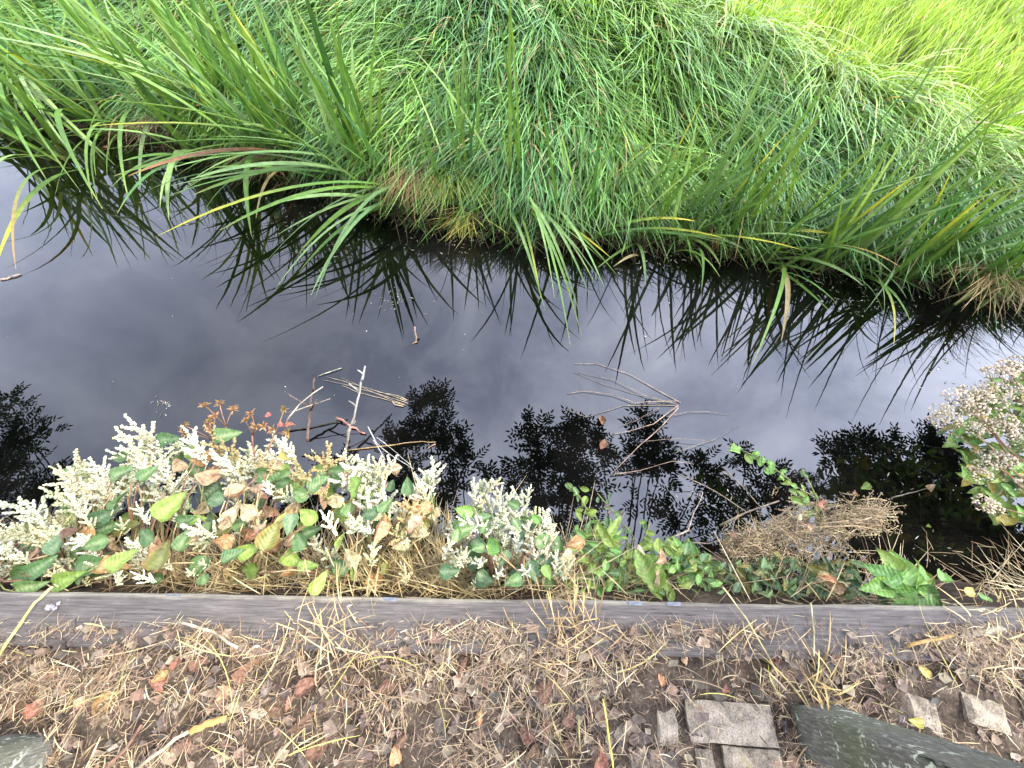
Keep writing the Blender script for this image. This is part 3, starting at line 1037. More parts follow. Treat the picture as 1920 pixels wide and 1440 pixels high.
# ------------------------------------------------------------------ broad leaves
LEAFCOL = {
    'green': ((0.085, 0.16, 0.05), (0.18, 0.25, 0.11)),
    'blue': ((0.08, 0.145, 0.065), (0.15, 0.21, 0.11)),
    'lime': ((0.18, 0.26, 0.05), (0.24, 0.34, 0.08)),
    'bright': ((0.15, 0.29, 0.055), (0.22, 0.40, 0.12)),
    'olive': ((0.13, 0.15, 0.03), (0.2, 0.2, 0.07)),
    'tan': ((0.44, 0.29, 0.17), (0.48, 0.34, 0.2)),
    'orange': ((0.42, 0.235, 0.10), (0.46, 0.3, 0.15)),
    'buff': ((0.46, 0.38, 0.2), (0.5, 0.42, 0.26)),
    'rust': ((0.23, 0.115, 0.07), (0.27, 0.15, 0.095)),
    'brown': ((0.13, 0.078, 0.05), (0.19, 0.115, 0.075)),
    'red': ((0.33, 0.10, 0.08), (0.42, 0.18, 0.14)),
    'grey': ((0.16, 0.13, 0.11), (0.2, 0.17, 0.14)),
    'yellow': ((0.44, 0.36, 0.09), (0.5, 0.42, 0.14)),
}
_leafcache = {}

def leaf_mesh(shape, colname, var):
    """unit-long leaf: ovate, lance, small or curled; +Y to the tip, +Z the upper face"""
    key = (shape, colname, var)
    if key in _leafcache:
        return _leafcache[key]
    r = random.Random(len(shape) * 131 + var * 17 + ord(shape[0]))
    NL, NA = (9, 5)
    dead = colname in ('tan', 'orange', 'buff', 'rust', 'brown', 'grey', 'red')
    maxw = {'ovate': 0.34, 'lance': 0.15, 'small': 0.25, 'curled': 0.27, 'toothed': 0.27}[shape]
    bend = r.uniform(0.12, 0.55) * (1.6 if dead else 1)
    cup = r.uniform(0.2, 0.7) * (1.9 if dead or shape == 'curled' else 1)
    if dead and r.random() < 0.4:
        cup = -cup
    twist = r.uniform(-0.4, 0.4) * (1.8 if dead else 0.8)
    skew = r.uniform(-0.1, 0.1)
    cb, cm = LEAFCOL[colname]
    vs, cs, fs = [], [], []
    for i in range(NL):
        t = i / (NL - 1)
        if shape == 'ovate':
            w = maxw * (math.sin(math.pi * min(1, (t * 0.97 + 0.03) ** 0.60)) ** 0.8) * (1 - 0.25 * t)
        else:
            w = maxw * math.sin(math.pi * min(1, (t * 0.97 + 0.03) ** 0.8)) ** 0.9
        if shape == 'toothed' and 0 < i < NL - 1:
            w *= 1.12 if i % 2 else 0.86
        w = max(w, 0.004)
        for j in range(NA):
            u = (j / (NA - 1)) * 2 - 1
            x = u * w
            z = cup * abs(u) ** 1.4 * w - bend * t * t * 0.6 + r.uniform(-1, 1) * (0.034 if dead else 0.012) + 0.03 * math.sin(t * 14 + u * 3 + var) * abs(u)
            a = twist * (t - 0.3)
            x, z = x * math.cos(a) - z * math.sin(a), x * math.sin(a) + z * math.cos(a)
            vs.append(Vector((x + skew * t * t, t * (1 - 0.25 * bend), z)))
            k = r.uniform(0.85, 1.15)
            c = cm if j == NA // 2 else cb
            if dead and r.random() < 0.25:
                c = lerp3(c, (0.18, 0.1, 0.05), 0.5)
            if not dead and colname == 'olive' and abs(u) > 0.7:
                c = lerp3(c, (0.3, 0.16, 0.05), 0.6)
            cs.append(tuple(v * k for v in c))
    for i in range(NL - 1):
        for j in range(NA - 1):
            k = i * NA + j
            fs.append((k, k + 1, k + NA + 1, k + NA))
    mb = MB()
    mb.add(vs, fs, cs)
    me = mb.mesh('leaf', M_DEAD if dead else M_LEAF)
    _leafcache[key] = me
    return me

def leaf_at(parent, px, py, ang, lenpx, z, col, shape='ovate', face=None, name='leaf'):
    """centre pixel, picture angle of the tip (0 right, 90 up), length in pixels"""
    p = W(px, py, z)
    a = R(ang)
    q2 = W(px + 20 * math.cos(a), py - 20 * math.sin(a), z)
    d = (q2 - p).normalized()
    d.z += rnd.uniform(-0.25, 0.2)
    dep = p.y * _sp - (z - CAM_Z) * _cp
    ln = lenpx * dep / FPX
    nrm = face or Vector((rnd.gauss(0, 0.35) - p.x * 0.15, rnd.gauss(-0.25, 0.35), 1.0))
    return place(name, leaf_mesh(shape, col, rnd.randrange(5)), parent, p - d * (ln * 0.5), d, nrm, ln)

# ------------------------------------------------------------------ flower sprays
def panicle_mesh(seed, col, thin=False):
    r = random.Random(seed)
    mb = MB()
    def spike(a, b, n, rad):
        d = b - a
        mb.tube([a, b], [0.012, 0.004], (0.2, 0.22, 0.08), 3)
        for k in range(n):
            t = (k + r.random()) / n
            t = t ** 0.9
            rr = rad * (1.15 - 0.75 * t)
            p = a + d * t + Vector((r.uniform(-1, 1), r.uniform(-1, 1), r.uniform(-1, 1))) * rr
            kk = r.uniform(0.72, 1.1)
            c = tuple(v * kk for v in col)
            if r.random() < 0.28:
                c = lerp3(c, (0.35, 0.38, 0.18), 0.6)
            mb.blob(p, r.uniform(0.017, 0.034), c, 1.1)
    top = Vector((r.uniform(-0.1, 0.1), 1.0, r.uniform(-0.05, 0.15)))
    spike(Vector((0, 0, 0)), top, 60 if not thin else 20, 0.042)
    nb = 8 if not thin else 5
    for k in range(nb):
        t = 0.08 + 0.62 * k / nb
        a = top * t
        an = k * 2.4 + r.uniform(-0.5, 0.5)
        ln = r.uniform(0.32, 0.55) * (1 - 0.45 * t)
        b = a + Vector((math.cos(an) * 0.62, 0.72, math.sin(an) * 0.62)).normalized() * ln
        spike(a, b, int(85 * ln) + 8, 0.034)
    return mb.mesh('flower_spray', M_FLOWER)

PAN = [panicle_mesh(30 + k, c) for k, c in enumerate([(0.86, 0.85, 0.66), (0.84, 0.84, 0.62), (0.86, 0.86, 0.70), (0.72, 0.76, 0.52), (0.70, 0.73, 0.46), (0.74, 0.66, 0.44), (0.84, 0.83, 0.60)])]
PAN_DRY = [panicle_mesh(60 + k, (0.50, 0.36, 0.17), True) for k in range(3)]

def panicle_at(parent, px, py, lenpx, z, dry=False, lean=None):
    p = W(px, py, z)
    out = lean if lean is not None else Vector((p.x * 0.25 + rnd.gauss(0, 0.30), 0.45 + rnd.gauss(0, 0.25), 0.75))
    dep = p.y * _sp - (z - CAM_Z) * _cp
    ln = lenpx * dep / FPX
    d = out.normalized()
    return place('flower_spray', rnd.choice(PAN_DRY if dry else PAN), parent, p - d * ln * 0.5, d, Vector((rnd.gauss(0, 1), rnd.gauss(0, 1), 1)), ln)

STEM_G, STEM_R, STEM_T = (0.20, 0.22, 0.08), (0.26, 0.13, 0.08), (0.42, 0.33, 0.17)

def stems(parent, root, tops, rad, cols, name='stem', sag=0.12):
    """each stem a tube of its own from the root up to a leaf or spray"""
    for (q_) in tops:
        r0 = root + Vector((rnd.gauss(0, 0.05), rnd.gauss(0, 0.02), 0))
        d = q_ - r0
        c = r0 + d * 0.5 + Vector((rnd.gauss(0, 0.03), -0.02, sag * rnd.uniform(0.4, 1.3)))
        pts = wob(bez(r0, c, q_, 7), 0.006)
        k = rgb(rnd.choice(cols), 0.25)
        mb = MB()
        mb.tube(pts, [rad * (1.1 - 0.6 * t / 7) for t in range(8)], k, 5)
        part(name, mb, M_TWIG, parent, r0)

def knotweed(rootpx, label, pans, leaves, npan, nleaf, poly, zlo, zhi, palette, panlen=85, dry=()):
    r0 = W(rootpx[0], rootpx[1], -0.45)
    th = thing('knotweed', r0, label, 'plant', 'flowering plants growing below the timber edging')
    tops = []
    for (x, y) in pans:
        z = rnd.uniform((zlo + zhi) / 2, zhi)
        o = panicle_at(th, x, y, panlen * rnd.uniform(0.65, 1.1), z)
        tops.append(Vector(o.location) + r0)
    for k in range(int(npan * 1.8)):
        x, y = in_poly(poly)
        panicle_at(th, x, y, panlen * rnd.uniform(0.4, 0.85), rnd.uniform(zlo + 0.05, zhi + 0.01))
    for (x, y) in dry:
        panicle_at(th, x, y, panlen * rnd.uniform(0.8, 1.1), zhi - 0.02, True)
    for (x, y, a, ln, c) in leaves:
        ln *= 0.78
        z = zhi + rnd.uniform(-0.05, 0.03)
        o = leaf_at(th, x, y, a, ln, z, c)
        if rnd.random() < 0.95:
            tops.append(Vector(o.location) + r0)
    for k in range(int(nleaf * 1.5)):
        x, y = in_poly(poly)
        leaf_at(th, x, y, rnd.uniform(0, 360), rnd.uniform(28, 54), rnd.uniform(zlo - 0.08, zhi - 0.04), rnd.choice(palette))
    rnd.shuffle(tops)
    for k in range(10):
        x, y = in_poly(poly)
        tops.append(W(x, y, zhi - 0.02))
    stems(th, r0, tops[:36], 0.0032, [STEM_G, STEM_R, STEM_T, STEM_T])
    return th

P1 = ['green', 'blue', 'lime', 'green', 'olive', 'tan', 'lime', 'buff']
P2 = ['green', 'olive', 'tan', 'buff', 'lime', 'green', 'tan', 'orange', 'olive', 'lime']
knotweed((60, 1085), 'knotweed plant with cream flower sprays at the left edge against the beam',
         [(45, 950), (70, 965), (30, 1000), (60, 1010), (15, 1040), (90, 985), (110, 975), (-20, 1010)],
         [(30, 1080, 200, 75, 'green'), (80, 1060, 30, 65, 'green'), (110, 1015, 60, 60, 'blue'), (60, 1100, 10, 70, 'green'), (130, 1085, 20, 70, 'lime'), (-20, 1060, 150, 70, 'green')],
         9, 16, [(-60, 985), (60, 960), (150, 1000), (150, 1090), (-60, 1100)], -0.28, -0.04, P1)
knotweed((190, 1085), 'knotweed plant thick with upright cream sprays left of the tan leaves',
         [(128, 890), (150, 880), (168, 890), (190, 885), (140, 915), (172, 920), (205, 915), (120, 935), (150, 945), (195, 945)],
         [(230, 885, 20, 60, 'green'), (200, 965, 30, 62, 'blue'), (152, 990, 190, 60, 'orange'), (105, 1000, 140, 60, 'brown'), (225, 935, 70, 55, 'green'), (180, 1060, 10, 80, 'green'),
          (230, 1045, 40, 70, 'lime'), (215, 1062, 5, 75, 'orange'), (175, 1020, 200, 60, 'green')],
         10, 18, [(110, 890), (240, 880), (270, 960), (260, 1085), (120, 1085)], -0.26, -0.02, P1)
knotweed((310, 1085), 'knotweed plant whose cream sprays reach furthest over the water',
         [(268, 815), (246, 838), (285, 835), (300, 850), (262, 860), (232, 858), (300, 880), (275, 885), (345, 838), (365, 835), (330, 850), (250, 900), (320, 900), (285, 920)],
         [(316, 824, 5, 55, 'green'), (220, 858, 190, 40, 'green'), (318, 868, 110, 62, 'tan'), (385, 848, 35, 62, 'orange'), (325, 945, 45, 82, 'lime'), (280, 885, 40, 50, 'green'), (305, 1035, 80, 85, 'olive'),
          (270, 1005, 150, 60, 'green'), (350, 975, 10, 50, 'green'), (345, 1010, 60, 55, 'green')],
         10, 20, [(230, 850), (380, 830), (400, 950), (390, 1085), (260, 1085)], -0.26, 0.0, P1)
knotweed((450, 1090), 'knotweed plant with large pinkish tan leaves and few flowers',
         [(470, 858), (486, 868), (470, 882), (520, 832), (535, 845), (430, 893), (450, 905), (520, 858)],
         [(464, 918, 175, 78, 'tan'), (457, 957, 165, 66, 'buff'), (415, 1018, 200, 62, 'orange'), (530, 972, 75, 46, 'yellow'), (472, 985, 150, 50, 'tan'), (510, 1000, 65, 78, 'olive'), (430, 815, 20, 62, 'green'),
          (398, 880, 20, 70, 'tan'), (510, 890, 0, 70, 'green'), (560, 1010, 120, 60, 'green'), (575, 965, 140, 60, 'lime'), (545, 985, 260, 55, 'blue'), (400, 935, 170, 60, 'blue'), (420, 980, 160, 50, 'tan'),
          (470, 1030, 20, 60, 'lime'), (505, 860, 80, 62, 'tan'), (535, 855, 300, 40, 'yellow'), (440, 1040, 30, 55, 'green'), (600, 905, 30, 60, 'green'), (560, 925, 160, 55, 'green')],
         5, 30, [(400, 850), (560, 840), (600, 930), (590, 1085), (410, 1085)], -0.30, 0.0, P2, dry=((410, 835), (430, 850), (500, 870)))
knotweed((680, 1090), 'knotweed plant with green leaves among cream sprays in the middle',
         [(648, 868), (672, 880), (690, 890), (712, 880), (728, 875), (700, 905), (675, 925), (690, 950), (668, 985), (720, 935), (650, 905), (735, 955), (710, 975)],
         [(626, 885, 175, 52, 'green'), (765, 908, 100, 52, 'green'), (665, 915, 250, 60, 'lime'), (655, 950, 80, 50, 'green'), (724, 945, 60, 48, 'green'), (706, 1000, 240, 58, 'orange'), (722, 975, 90, 40, 'orange'),
          (640, 1010, 80, 42, 'lime'), (690, 965, 190, 50, 'blue'), (625, 940, 190, 55, 'buff'), (780, 1010, 200, 60, 'buff'), (600, 1090, 50, 60, 'lime'), (650, 1040, 120, 62, 'buff'), (580, 1060, 20, 50, 'lime')],
         8, 24, [(610, 880), (740, 880), (790, 980), (760, 1085), (610, 1085)], -0.30, 0.0, P2, dry=((600, 870), (620, 862), (570, 890), (590, 905), (760, 985), (775, 965), (745, 1005)))
knotweed((790, 1060), 'lone cream flower spray beside one round green leaf above dark reflections',
         [(800, 900), (812, 890), (790, 915)],
         [(790, 955, 200, 48, 'orange'), (775, 985, 230, 52, 'tan'), (745, 1020, 200, 50, 'buff')],
         2, 3, [(760, 930), (815, 930), (810, 1010), (750, 1020)], -0.24, 0.0, ['tan', 'buff', 'green'], dry=((770, 960),))
knotweed((960, 1095), 'bushy knotweed plant covered in cream flowers in front of the dark reed stub',
         [(893, 925), (905, 915), (922, 910), (935, 928), (950, 940), (975, 935), (988, 925), (900, 945), (918, 950), (940, 955), (965, 960), (985, 965), (1000, 975), (1020, 970), (1030, 985), (920, 985), (945, 985),
          (965, 990), (990, 1000), (1010, 1010), (1035, 1005), (940, 1010), (970, 1020), (1000, 1035), (1045, 1050), (1065, 1060), (880, 985), (850, 1000), (840, 1030), (860, 1050), (1050, 1075), (930, 1040), (1020, 1030)],
         [(868, 957, 165, 50, 'bright'), (912, 970, 20, 36, 'green'), (910, 985, 60, 40, 'green'), (922, 1018, 130, 56, 'bright'), (875, 993, 15, 52, 'green'), (858, 1000, 80, 40, 'green'), (960, 945, 150, 40, 'green'),
          (1003, 970, 120, 36, 'bright'), (1048, 1018, 85, 44, 'green'), (1030, 1045, 40, 56, 'blue'), (1000, 1075, 290, 58, 'blue'), (1020, 1012, 30, 48, 'green'), (945, 1050, 250, 46, 'blue'), (895, 1028, 190, 36, 'green'),
          (1078, 1022, 200, 52, 'orange'), (960, 1090, 200, 50, 'green'), (1062, 1045, 230, 40, 'buff'), (1028, 1075, 300, 40, 'bright'), (970, 985, 300, 34, 'green')],
         22, 16, [(850, 960), (1010, 960), (1060, 1040), (1060, 1095), (840, 1095)], -0.28, 0.03, ['green', 'blue', 'blue', 'green'], panlen=62)
# ------------------------------------------------------------------ dried seed heads standing over the water
def seed_plant(root, joints, heads, red, label):
    r0 = W(root[0], root[1], -0.25)
    th = thing('dried_flower_plant', r0, label, 'plant', 'dried flower plants above the knotweed')
    for (jx, jy), hs in joints:
        j = W(jx, jy, -0.08)
        mb = MB()
        mb.tube(wob(bez(r0, (r0 + j) / 2 + Vector((0, -0.02, 0.05)), j, 5), 0.004), 0.0028, (0.28, 0.13, 0.09), 5)
        part('stem', mb, M_TWIG, th, r0)
        for (hx, hy) in hs:
            h = W(hx, hy, -0.02 + rnd.uniform(-0.03, 0.03))
            mb = MB()
            mb.tube(bez(j, (j + h) / 2 + Vector((rnd.gauss(0, 0.01), 0, 0.015)), h, 4), 0.0016, (0.3, 0.16, 0.09), 4)
            part('stem', mb, M_TWIG, th, j)
            mb = MB()
            for k in range(16):
                a, e = rnd.uniform(0, 6.28), rnd.uniform(-0.1, 1.3)
                d = Vector((math.cos(a) * math.cos(e), math.sin(a) * math.cos(e), math.sin(e)))
                mb.leaf(h, d, Vector((0, 0, 1)), rnd.uniform(0.012, 0.024), 0.006, rgb((0.3, 0.17, 0.07), 0.4), 0.1, 3)
            mb.blob(h, 0.008, (0.16, 0.09, 0.04))
            part('seed_head', mb, M_DEAD, th, h)
    for (x, y, a, ln) in red:
        leaf_at(th, x, y, a, ln, -0.03, 'red', 'curled')
    return th

seed_plant((425, 900), [((425, 800), [(384, 760), (412, 756), (438, 768)]), ((400, 825), [(345, 798), (348, 812), (388, 800), (404, 780), (394, 790), (400, 812)])], None, [],
           'forked dried stalk with brown starry seed heads on the left')
seed_plant((500, 900), [((475, 815), [(470, 775), (461, 788), (480, 800), (495, 800)]), ((515, 815), [(533, 768), (512, 805), (540, 812)])], None, [(499, 773, 80, 20), (528, 790, 95, 22), (545, 797, 20, 20)],
           'dried stalk with seed heads and small red leaves')

# ------------------------------------------------------------------ straw tufts in front of the beam
def straw_tuft(px, py, z, n, ln, label, ang=(math.pi / 2, 0.9), col=(0.46, 0.36, 0.18), sp=0.09, lift=0.7):
    b = W(px, py, z)
    base = np.stack([rng.normal(0, sp, n), rng.normal(0, sp * 0.4, n), rng.uniform(-0.05, 0.02, n)], -1)
    c = np.array(col)[None] * rng.uniform(0.5, 1.25, n)[:, None]
    V, F, C = blades(base, ang[0] + rng.normal(0, ang[1], n), ln * rng.uniform(0.4, 1.1, n), rng.uniform(0.0016, 0.0034, n), rng.uniform(0.1, 0.9, n), rng.uniform(0.0, 0.6, n), lift * rng.uniform(0.3, 1.2, n),
                     rng.normal(0, 0.6, n), c, c, 6)
    return tag(link('dry_grass_tuft', np_mesh('dry_grass_tuft', V, F, C, M_STRAW), None, b), label, 'dry grass', 'dry grass tufts below the beam')

straw_tuft(760, 1085, -0.22, 230, 0.26, 'straw-coloured grass tuft between the middle plant and the bushy cream one')
straw_tuft(880, 1095, -0.22, 200, 0.26, 'straw-coloured grass tuft at the foot of the bushy cream plant', (math.pi * 0.6, 0.9))
straw_tuft(650, 1095, -0.28, 170, 0.28, 'thin straw tuft below the lime green leaf at the beam', (math.pi * 0.5, 1.0))
straw_tuft(470, 1095, -0.30, 180, 0.30, 'pale straw stems under the large tan leaves', (math.pi * 0.65, 0.9))
straw_tuft(280, 1095, -0.30, 130, 0.26, 'pale straw stems under the far reaching cream plant', (math.pi * 0.5, 1.0))
straw_tuft(1960, 1108, -0.2, 40, 0.18, 'bleached dry grass tuft by the beam at the right edge', (math.pi * 0.86, 0.35), (0.5, 0.42, 0.25), 0.05, 0.5)
straw_tuft(1110, 1095, -0.28, 60, 0.2, 'few tan stalks between the cream plant and green weeds', (math.pi * 0.4, 0.8))

# dark reed stub against the beam
mb = MB()
a, b = W(922, 1100, -0.2), W(920, 1040, 0.02)
mb.tube([a, (a + b) / 2, b], [0.006, 0.0055, 0.005], (0.09, 0.045, 0.025), 7)
tag(link('broken_stem', mb.mesh('broken_stem', M_TWIG)), 'short dark brown broken stem standing in the cream flowers', 'stem')

# ------------------------------------------------------------------ low green weeds below the beam
def weed(rootpx, poly, n, lens, cols, shape, z, label, nstem=7, big=(), name='green_weed', cat='weed', stemc=(STEM_G,)):
    r0 = W(rootpx[0], rootpx[1], -0.45)
    th = thing(name, r0, label, cat)
    tops = []
    for k in range(n):
        x, y = in_poly(poly)
        zz = rnd.uniform(z[0], z[1])
        o = leaf_at(th, x, y, rnd.gauss(90, 75), rnd.uniform(lens[0], lens[1]), zz, rnd.choice(cols), rnd.choice(shape))
        if k % 4 == 0:
            tops.append(Vector(o.location) + r0)
    for (x, y, a, ln, c, s) in big:
        leaf_at(th, x, y, a, ln, z[1], c, s)
    stems(th, r0, tops[:nstem], 0.003, list(stemc), sag=0.05)
    return th

weed((1130, 1090), [(1070, 985), (1160, 965), (1180, 1040), (1170, 1110), (1060, 1110)], 165, (15, 34), ['bright', 'lime', 'lime', 'green'], ['lance', 'small', 'lance'], (-0.38, -0.14),
     'leafy green weed right of the bushy cream plant', 9, [(1130, 1000, 130, 62, 'lime', 'lance'), (1150, 985, 60, 60, 'lime', 'lance')])
weed((1260, 1095), [(1180, 1020), (1290, 1015), (1350, 1060), (1350, 1112), (1180, 1112)], 165, (15, 34), ['lime', 'bright', 'green', 'lime'], ['small', 'lance', 'small'], (-0.38, -0.14),
     'bright weed with two toothed pale leaves near the beam', 9, [(1212, 1072, 130, 62, 'buff', 'toothed'), (1232, 1078, 85, 62, 'lime', 'toothed'), (1205, 1060, 115, 66, 'lime', 'toothed'), (1238, 1040, 60, 36, 'tan', 'curled'), (1205, 1028, 100, 30, 'buff', 'curled')])
weed((1450, 1095), [(1350, 1060), (1430, 1040), (1520, 1050), (1530, 1115), (1350, 1115)], 160, (14, 30), ['green', 'blue', 'green', 'olive'], ['small', 'lance'], (-0.42, -0.18),
     'dark green weed under the brown dried tangle', 8)
weed((1580, 1095), [(1520, 1050), (1610, 1045), (1620, 1115), (1520, 1118)], 90, (14, 30), ['green', 'blue', 'olive', 'green'], ['small', 'lance'], (-0.42, -0.18),
     'sparse dark weed between the brown tangle and bright shoot', 6, [(1560, 1095, 160, 40, 'tan', 'curled'), (1585, 1105, 20, 42, 'buff', 'curled'), (1540, 1085, 200, 34, 'buff', 'curled')])
weed((1690, 1110), [(1600, 1060), (1700, 1060), (1790, 1090), (1790, 1125), (1610, 1125)], 6, (34, 50), ['bright', 'lime', 'green'], ['ovate'], (-0.26, -0.10),
     'low shoot with large bright green leaves at the right of the beam', 6,
     [(1650, 1075, 150, 62, 'bright', 'ovate'), (1690, 1060, 110, 70, 'bright', 'ovate'), (1640, 1100, 190, 60, 'bright', 'ovate'), (1700, 1090, 40, 64, 'bright', 'ovate'), (1680, 1115, 180, 62, 'bright', 'ovate'),
      (1735, 1095, 20, 60, 'bright', 'ovate'), (1750, 1120, 330, 58, 'green', 'ovate'), (1768, 1075, 60, 40, 'bright', 'ovate'), (1720, 1120, 200, 56, 'bright', 'ovate'), (1820, 1108, 40, 26, 'yellow', 'ovate'),
      (1850, 1120, 10, 30, 'bright', 'ovate'), (1665, 1048, 130, 50, 'lime', 'ovate'), (1725, 1065, 70, 46, 'bright', 'ovate')], 'green_shoot', 'plant')

# ------------------------------------------------------------------ trailing sprigs
def sprig(pts, z0, z1, n, ln, cols, label, shape='small'):
    P = [W(x, y, z0 + (z1 - z0) * i / (len(pts) - 1)) for i, (x, y) in enumerate(pts)]
    th = thing('leafy_sprig', P[0], label, 'sprig', 'leafy sprigs reaching over the water')
    mb = MB()
    mb.tube(P, 0.0026, STEM_G, 5)
    part('stem', mb, M_TWIG, th, P[0])
    for k in range(n):
        f = (k + 0.5) / n * (len(pts) - 1)
        i = int(f)
        u = f - i
        x = pts[i][0] + (pts[i + 1][0] - pts[i][0]) * u
        y = pts[i][1] + (pts[i + 1][1] - pts[i][1]) * u
        leaf_at(th, x + rnd.gauss(0, 7), y + rnd.gauss(0, 6), rnd.uniform(0, 360), ln * rnd.uniform(0.6, 1.2), z0 + (z1 - z0) * f / (len(pts) - 1) + rnd.gauss(0, 0.01), rnd.choice(cols), shape)

sprig([(1540, 985), (1510, 945), (1480, 900), (1430, 862), (1372, 836)], -0.35, -0.42, 34, 24, ['bright', 'lime', 'bright'], 'bright green sprig arching up over the reflected branches')
sprig([(1110, 1010), (1105, 965), (1090, 935), (1064, 908)], -0.3, -0.25, 16, 22, ['lime', 'lime', 'green'], 'pale green sprig beside the bushy cream plant')
sprig([(1200, 1030), (1212, 1000), (1218, 980)], -0.28, -0.22, 8, 20, ['lime', 'green'], 'tiny upright sprig above the toothed weed')
sprig([(1560, 1000), (1530, 930), (1505, 880)], -0.35, -0.4, 10, 18, ['lime', 'green'], 'thin sprig with sparse leaves beside the dark reflection')
sprig([(1190, 1010), (1150, 960), (1120, 925)], -0.34, -0.3, 12, 18, ['blue', 'grey', 'green'], 'grey-green wispy sprig leaning over the water')

# ------------------------------------------------------------------ brown dried tangle
def tangle():
    r0 = W(1400, 1060, -0.4)
    th = thing('dried_weed_tangle', r0, 'brown dried tangle of seeding weed over the dark water', 'dried weed')
    spine = [W(1390, 1040, -0.3), W(1450, 1010, -0.24), W(1530, 990, -0.22), W(1600, 985, -0.22), W(1645, 995, -0.22)]
    mb = MB()
    mb.tube(wob(spine, 0.004), [0.005, 0.004, 0.0035, 0.003, 0.002], (0.3, 0.22, 0.12), 5)
    part('main_stem', mb, M_TWIG, th, spine[0])
    mt, ms = MB(), MB()
    for k in range(520):
        f = rnd.random()
        off = rnd.gauss(0, 1)
        x = 1350 + 290 * f
        y = 1030 - 62 * f + off * (14 + 16 * math.sin(f * 3.1) + 8 * noise.noise((f * 9, 1, 1)))
        p = W(x, y, rnd.uniform(-0.32, -0.2))
        an = rnd.gauss(0.25 + off * 0.5, 0.7)
        d = Vector((math.cos(an), math.sin(an) * 0.7, rnd.uniform(-0.25, 0.3)))
        ln = rnd.uniform(0.04, 0.13)
        e = p + d * ln
        mid = (p + e) / 2 + Vector((rnd.gauss(0, 0.015), rnd.gauss(0, 0.015), 0.01))
        c = rgb((0.42, 0.30, 0.18), 0.4)
        pts = bez(p, mid, e, 4)
        mt.tube(pts, rnd.uniform(0.0008, 0.0016), c, 3)
        for q_ in pts[1:]:
            for j in range(3):
                ms.blob(q_ + Vector((rnd.gauss(0, 0.006), rnd.gauss(0, 0.006), rnd.gauss(0, 0.006))), rnd.uniform(0.0015, 0.0035), rgb((0.48, 0.37, 0.22), 0.4))
    tag(part('twigs', mt, M_TWIG, th, r0), kind='stuff')
    tag(part('seeds', ms, M_DEAD, th, r0), kind='stuff')
    for (x, y, a, ln, c) in [(1550, 948, 0, 40, 'rust'), (1515, 985, 120, 20, 'tan'), (1500, 968, 60, 18, 'buff'), (1380, 1000, 20, 24, 'brown')]:
        leaf_at(th, x, y, a, ln, -0.16, c, 'curled')

tangle()

# ------------------------------------------------------------------ bare branches and sticks
def stick_thing(name, lines, label, z, rad, col, cat='branch', group=None, mat=None):
    """lines: (pixel polyline, start height, end height, radius factor); each a part"""
    b = W(lines[0][0][0][0], lines[0][0][0][1], lines[0][1])
    th = thing(name, b, label, cat, group)
    for pl, z0, z1, rf in lines:
        n = len(pl)
        P = [W(x, y, z0 + (z1 - z0) * i / max(1, n - 1)) for i, (x, y) in enumerate(pl)]
        Q = []
        for i in range(n - 1):
            for k in range(3):
                u = k / 3
                Q.append(P[i].lerp(P[i + 1], u))
        Q.append(P[-1])
        Q = wob(Q, rad * 0.7)
        for q_ in Q:
            q_.z = max(q_.z, WATER + 0.0015)
        mb = MB()
        m = len(Q)
        mb.tube(Q, [rad * rf * (1.0 - 0.55 * i / m) * rnd.uniform(0.85, 1.15) for i in range(m)], [rgb(col, 0.3) for i in range(m)], 6)
        part('branch', mb, mat or M_TWIG, th, P[0])
    return th

Wz = WATER + 0.006
stick_thing('fallen_branch', [
    ([(1276, 755), (1230, 730), (1180, 702), (1120, 682), (1075, 682)], Wz, Wz, 1.2),
    ([(1270, 758), (1210, 742), (1150, 712), (1085, 698)], Wz + 0.01, Wz, 0.9),
    ([(1262, 756), (1215, 746), (1130, 720), (1075, 697)], Wz, Wz, 0.8),
    ([(1270, 752), (1190, 755), (1150, 740), (1095, 733), (1063, 738)], Wz + 0.01, Wz, 1.2),
    ([(1265, 760), (1170, 760), (1140, 770), (1100, 782), (1062, 768)], Wz, Wz, 1.0),
    ([(1272, 760), (1225, 795), (1180, 808), (1145, 815)], Wz + 0.02, Wz, 1.5),
    ([(1272, 764), (1240, 800), (1200, 835), (1170, 865), (1146, 890)], Wz + 0.03, Wz + 0.01, 1.7),
    ([(1146, 890), (1200, 882), (1260, 865), (1300, 870)], Wz + 0.01, Wz + 0.03, 1.2),
    ([(1200, 828), (1270, 822), (1330, 826), (1370, 840)], Wz + 0.02, Wz + 0.03, 0.7),
    ([(1262, 850), (1320, 830), (1345, 822), (1390, 796)], Wz + 0.02, Wz, 0.6),
    ([(1250, 780), (1290, 772), (1330, 772), (1370, 778)], Wz + 0.01, Wz, 0.6),
    ([(1235, 765), (1190, 790), (1160, 800)], Wz, Wz, 0.7),
], 'pale many-forked dead branch floating in mid ditch', WATER, 0.0018, (0.27, 0.20, 0.13))
stick_thing('fallen_branch', [
    ([(1350, 985), (1400, 960), (1460, 940)], -0.35, -0.3, 1.6),
    ([(1255, 1010), (1290, 995), (1302, 960), (1318, 925)], -0.4, -0.5, 1.3),
    ([(1275, 890), (1340, 920), (1400, 960)], -0.5, -0.35, 1.0),
    ([(1360, 880), (1400, 920), (1430, 955)], -0.45, -0.3, 0.9),
    ([(1285, 1018), (1330, 1020), (1350, 1010)], -0.38, -0.35, 1.0),
    ([(1430, 985), (1465, 965), (1485, 950)], -0.3, -0.28, 1.5),
], 'grey-brown twiggy branch caught against the brown tangle', WATER, 0.0028, (0.34, 0.26, 0.19))

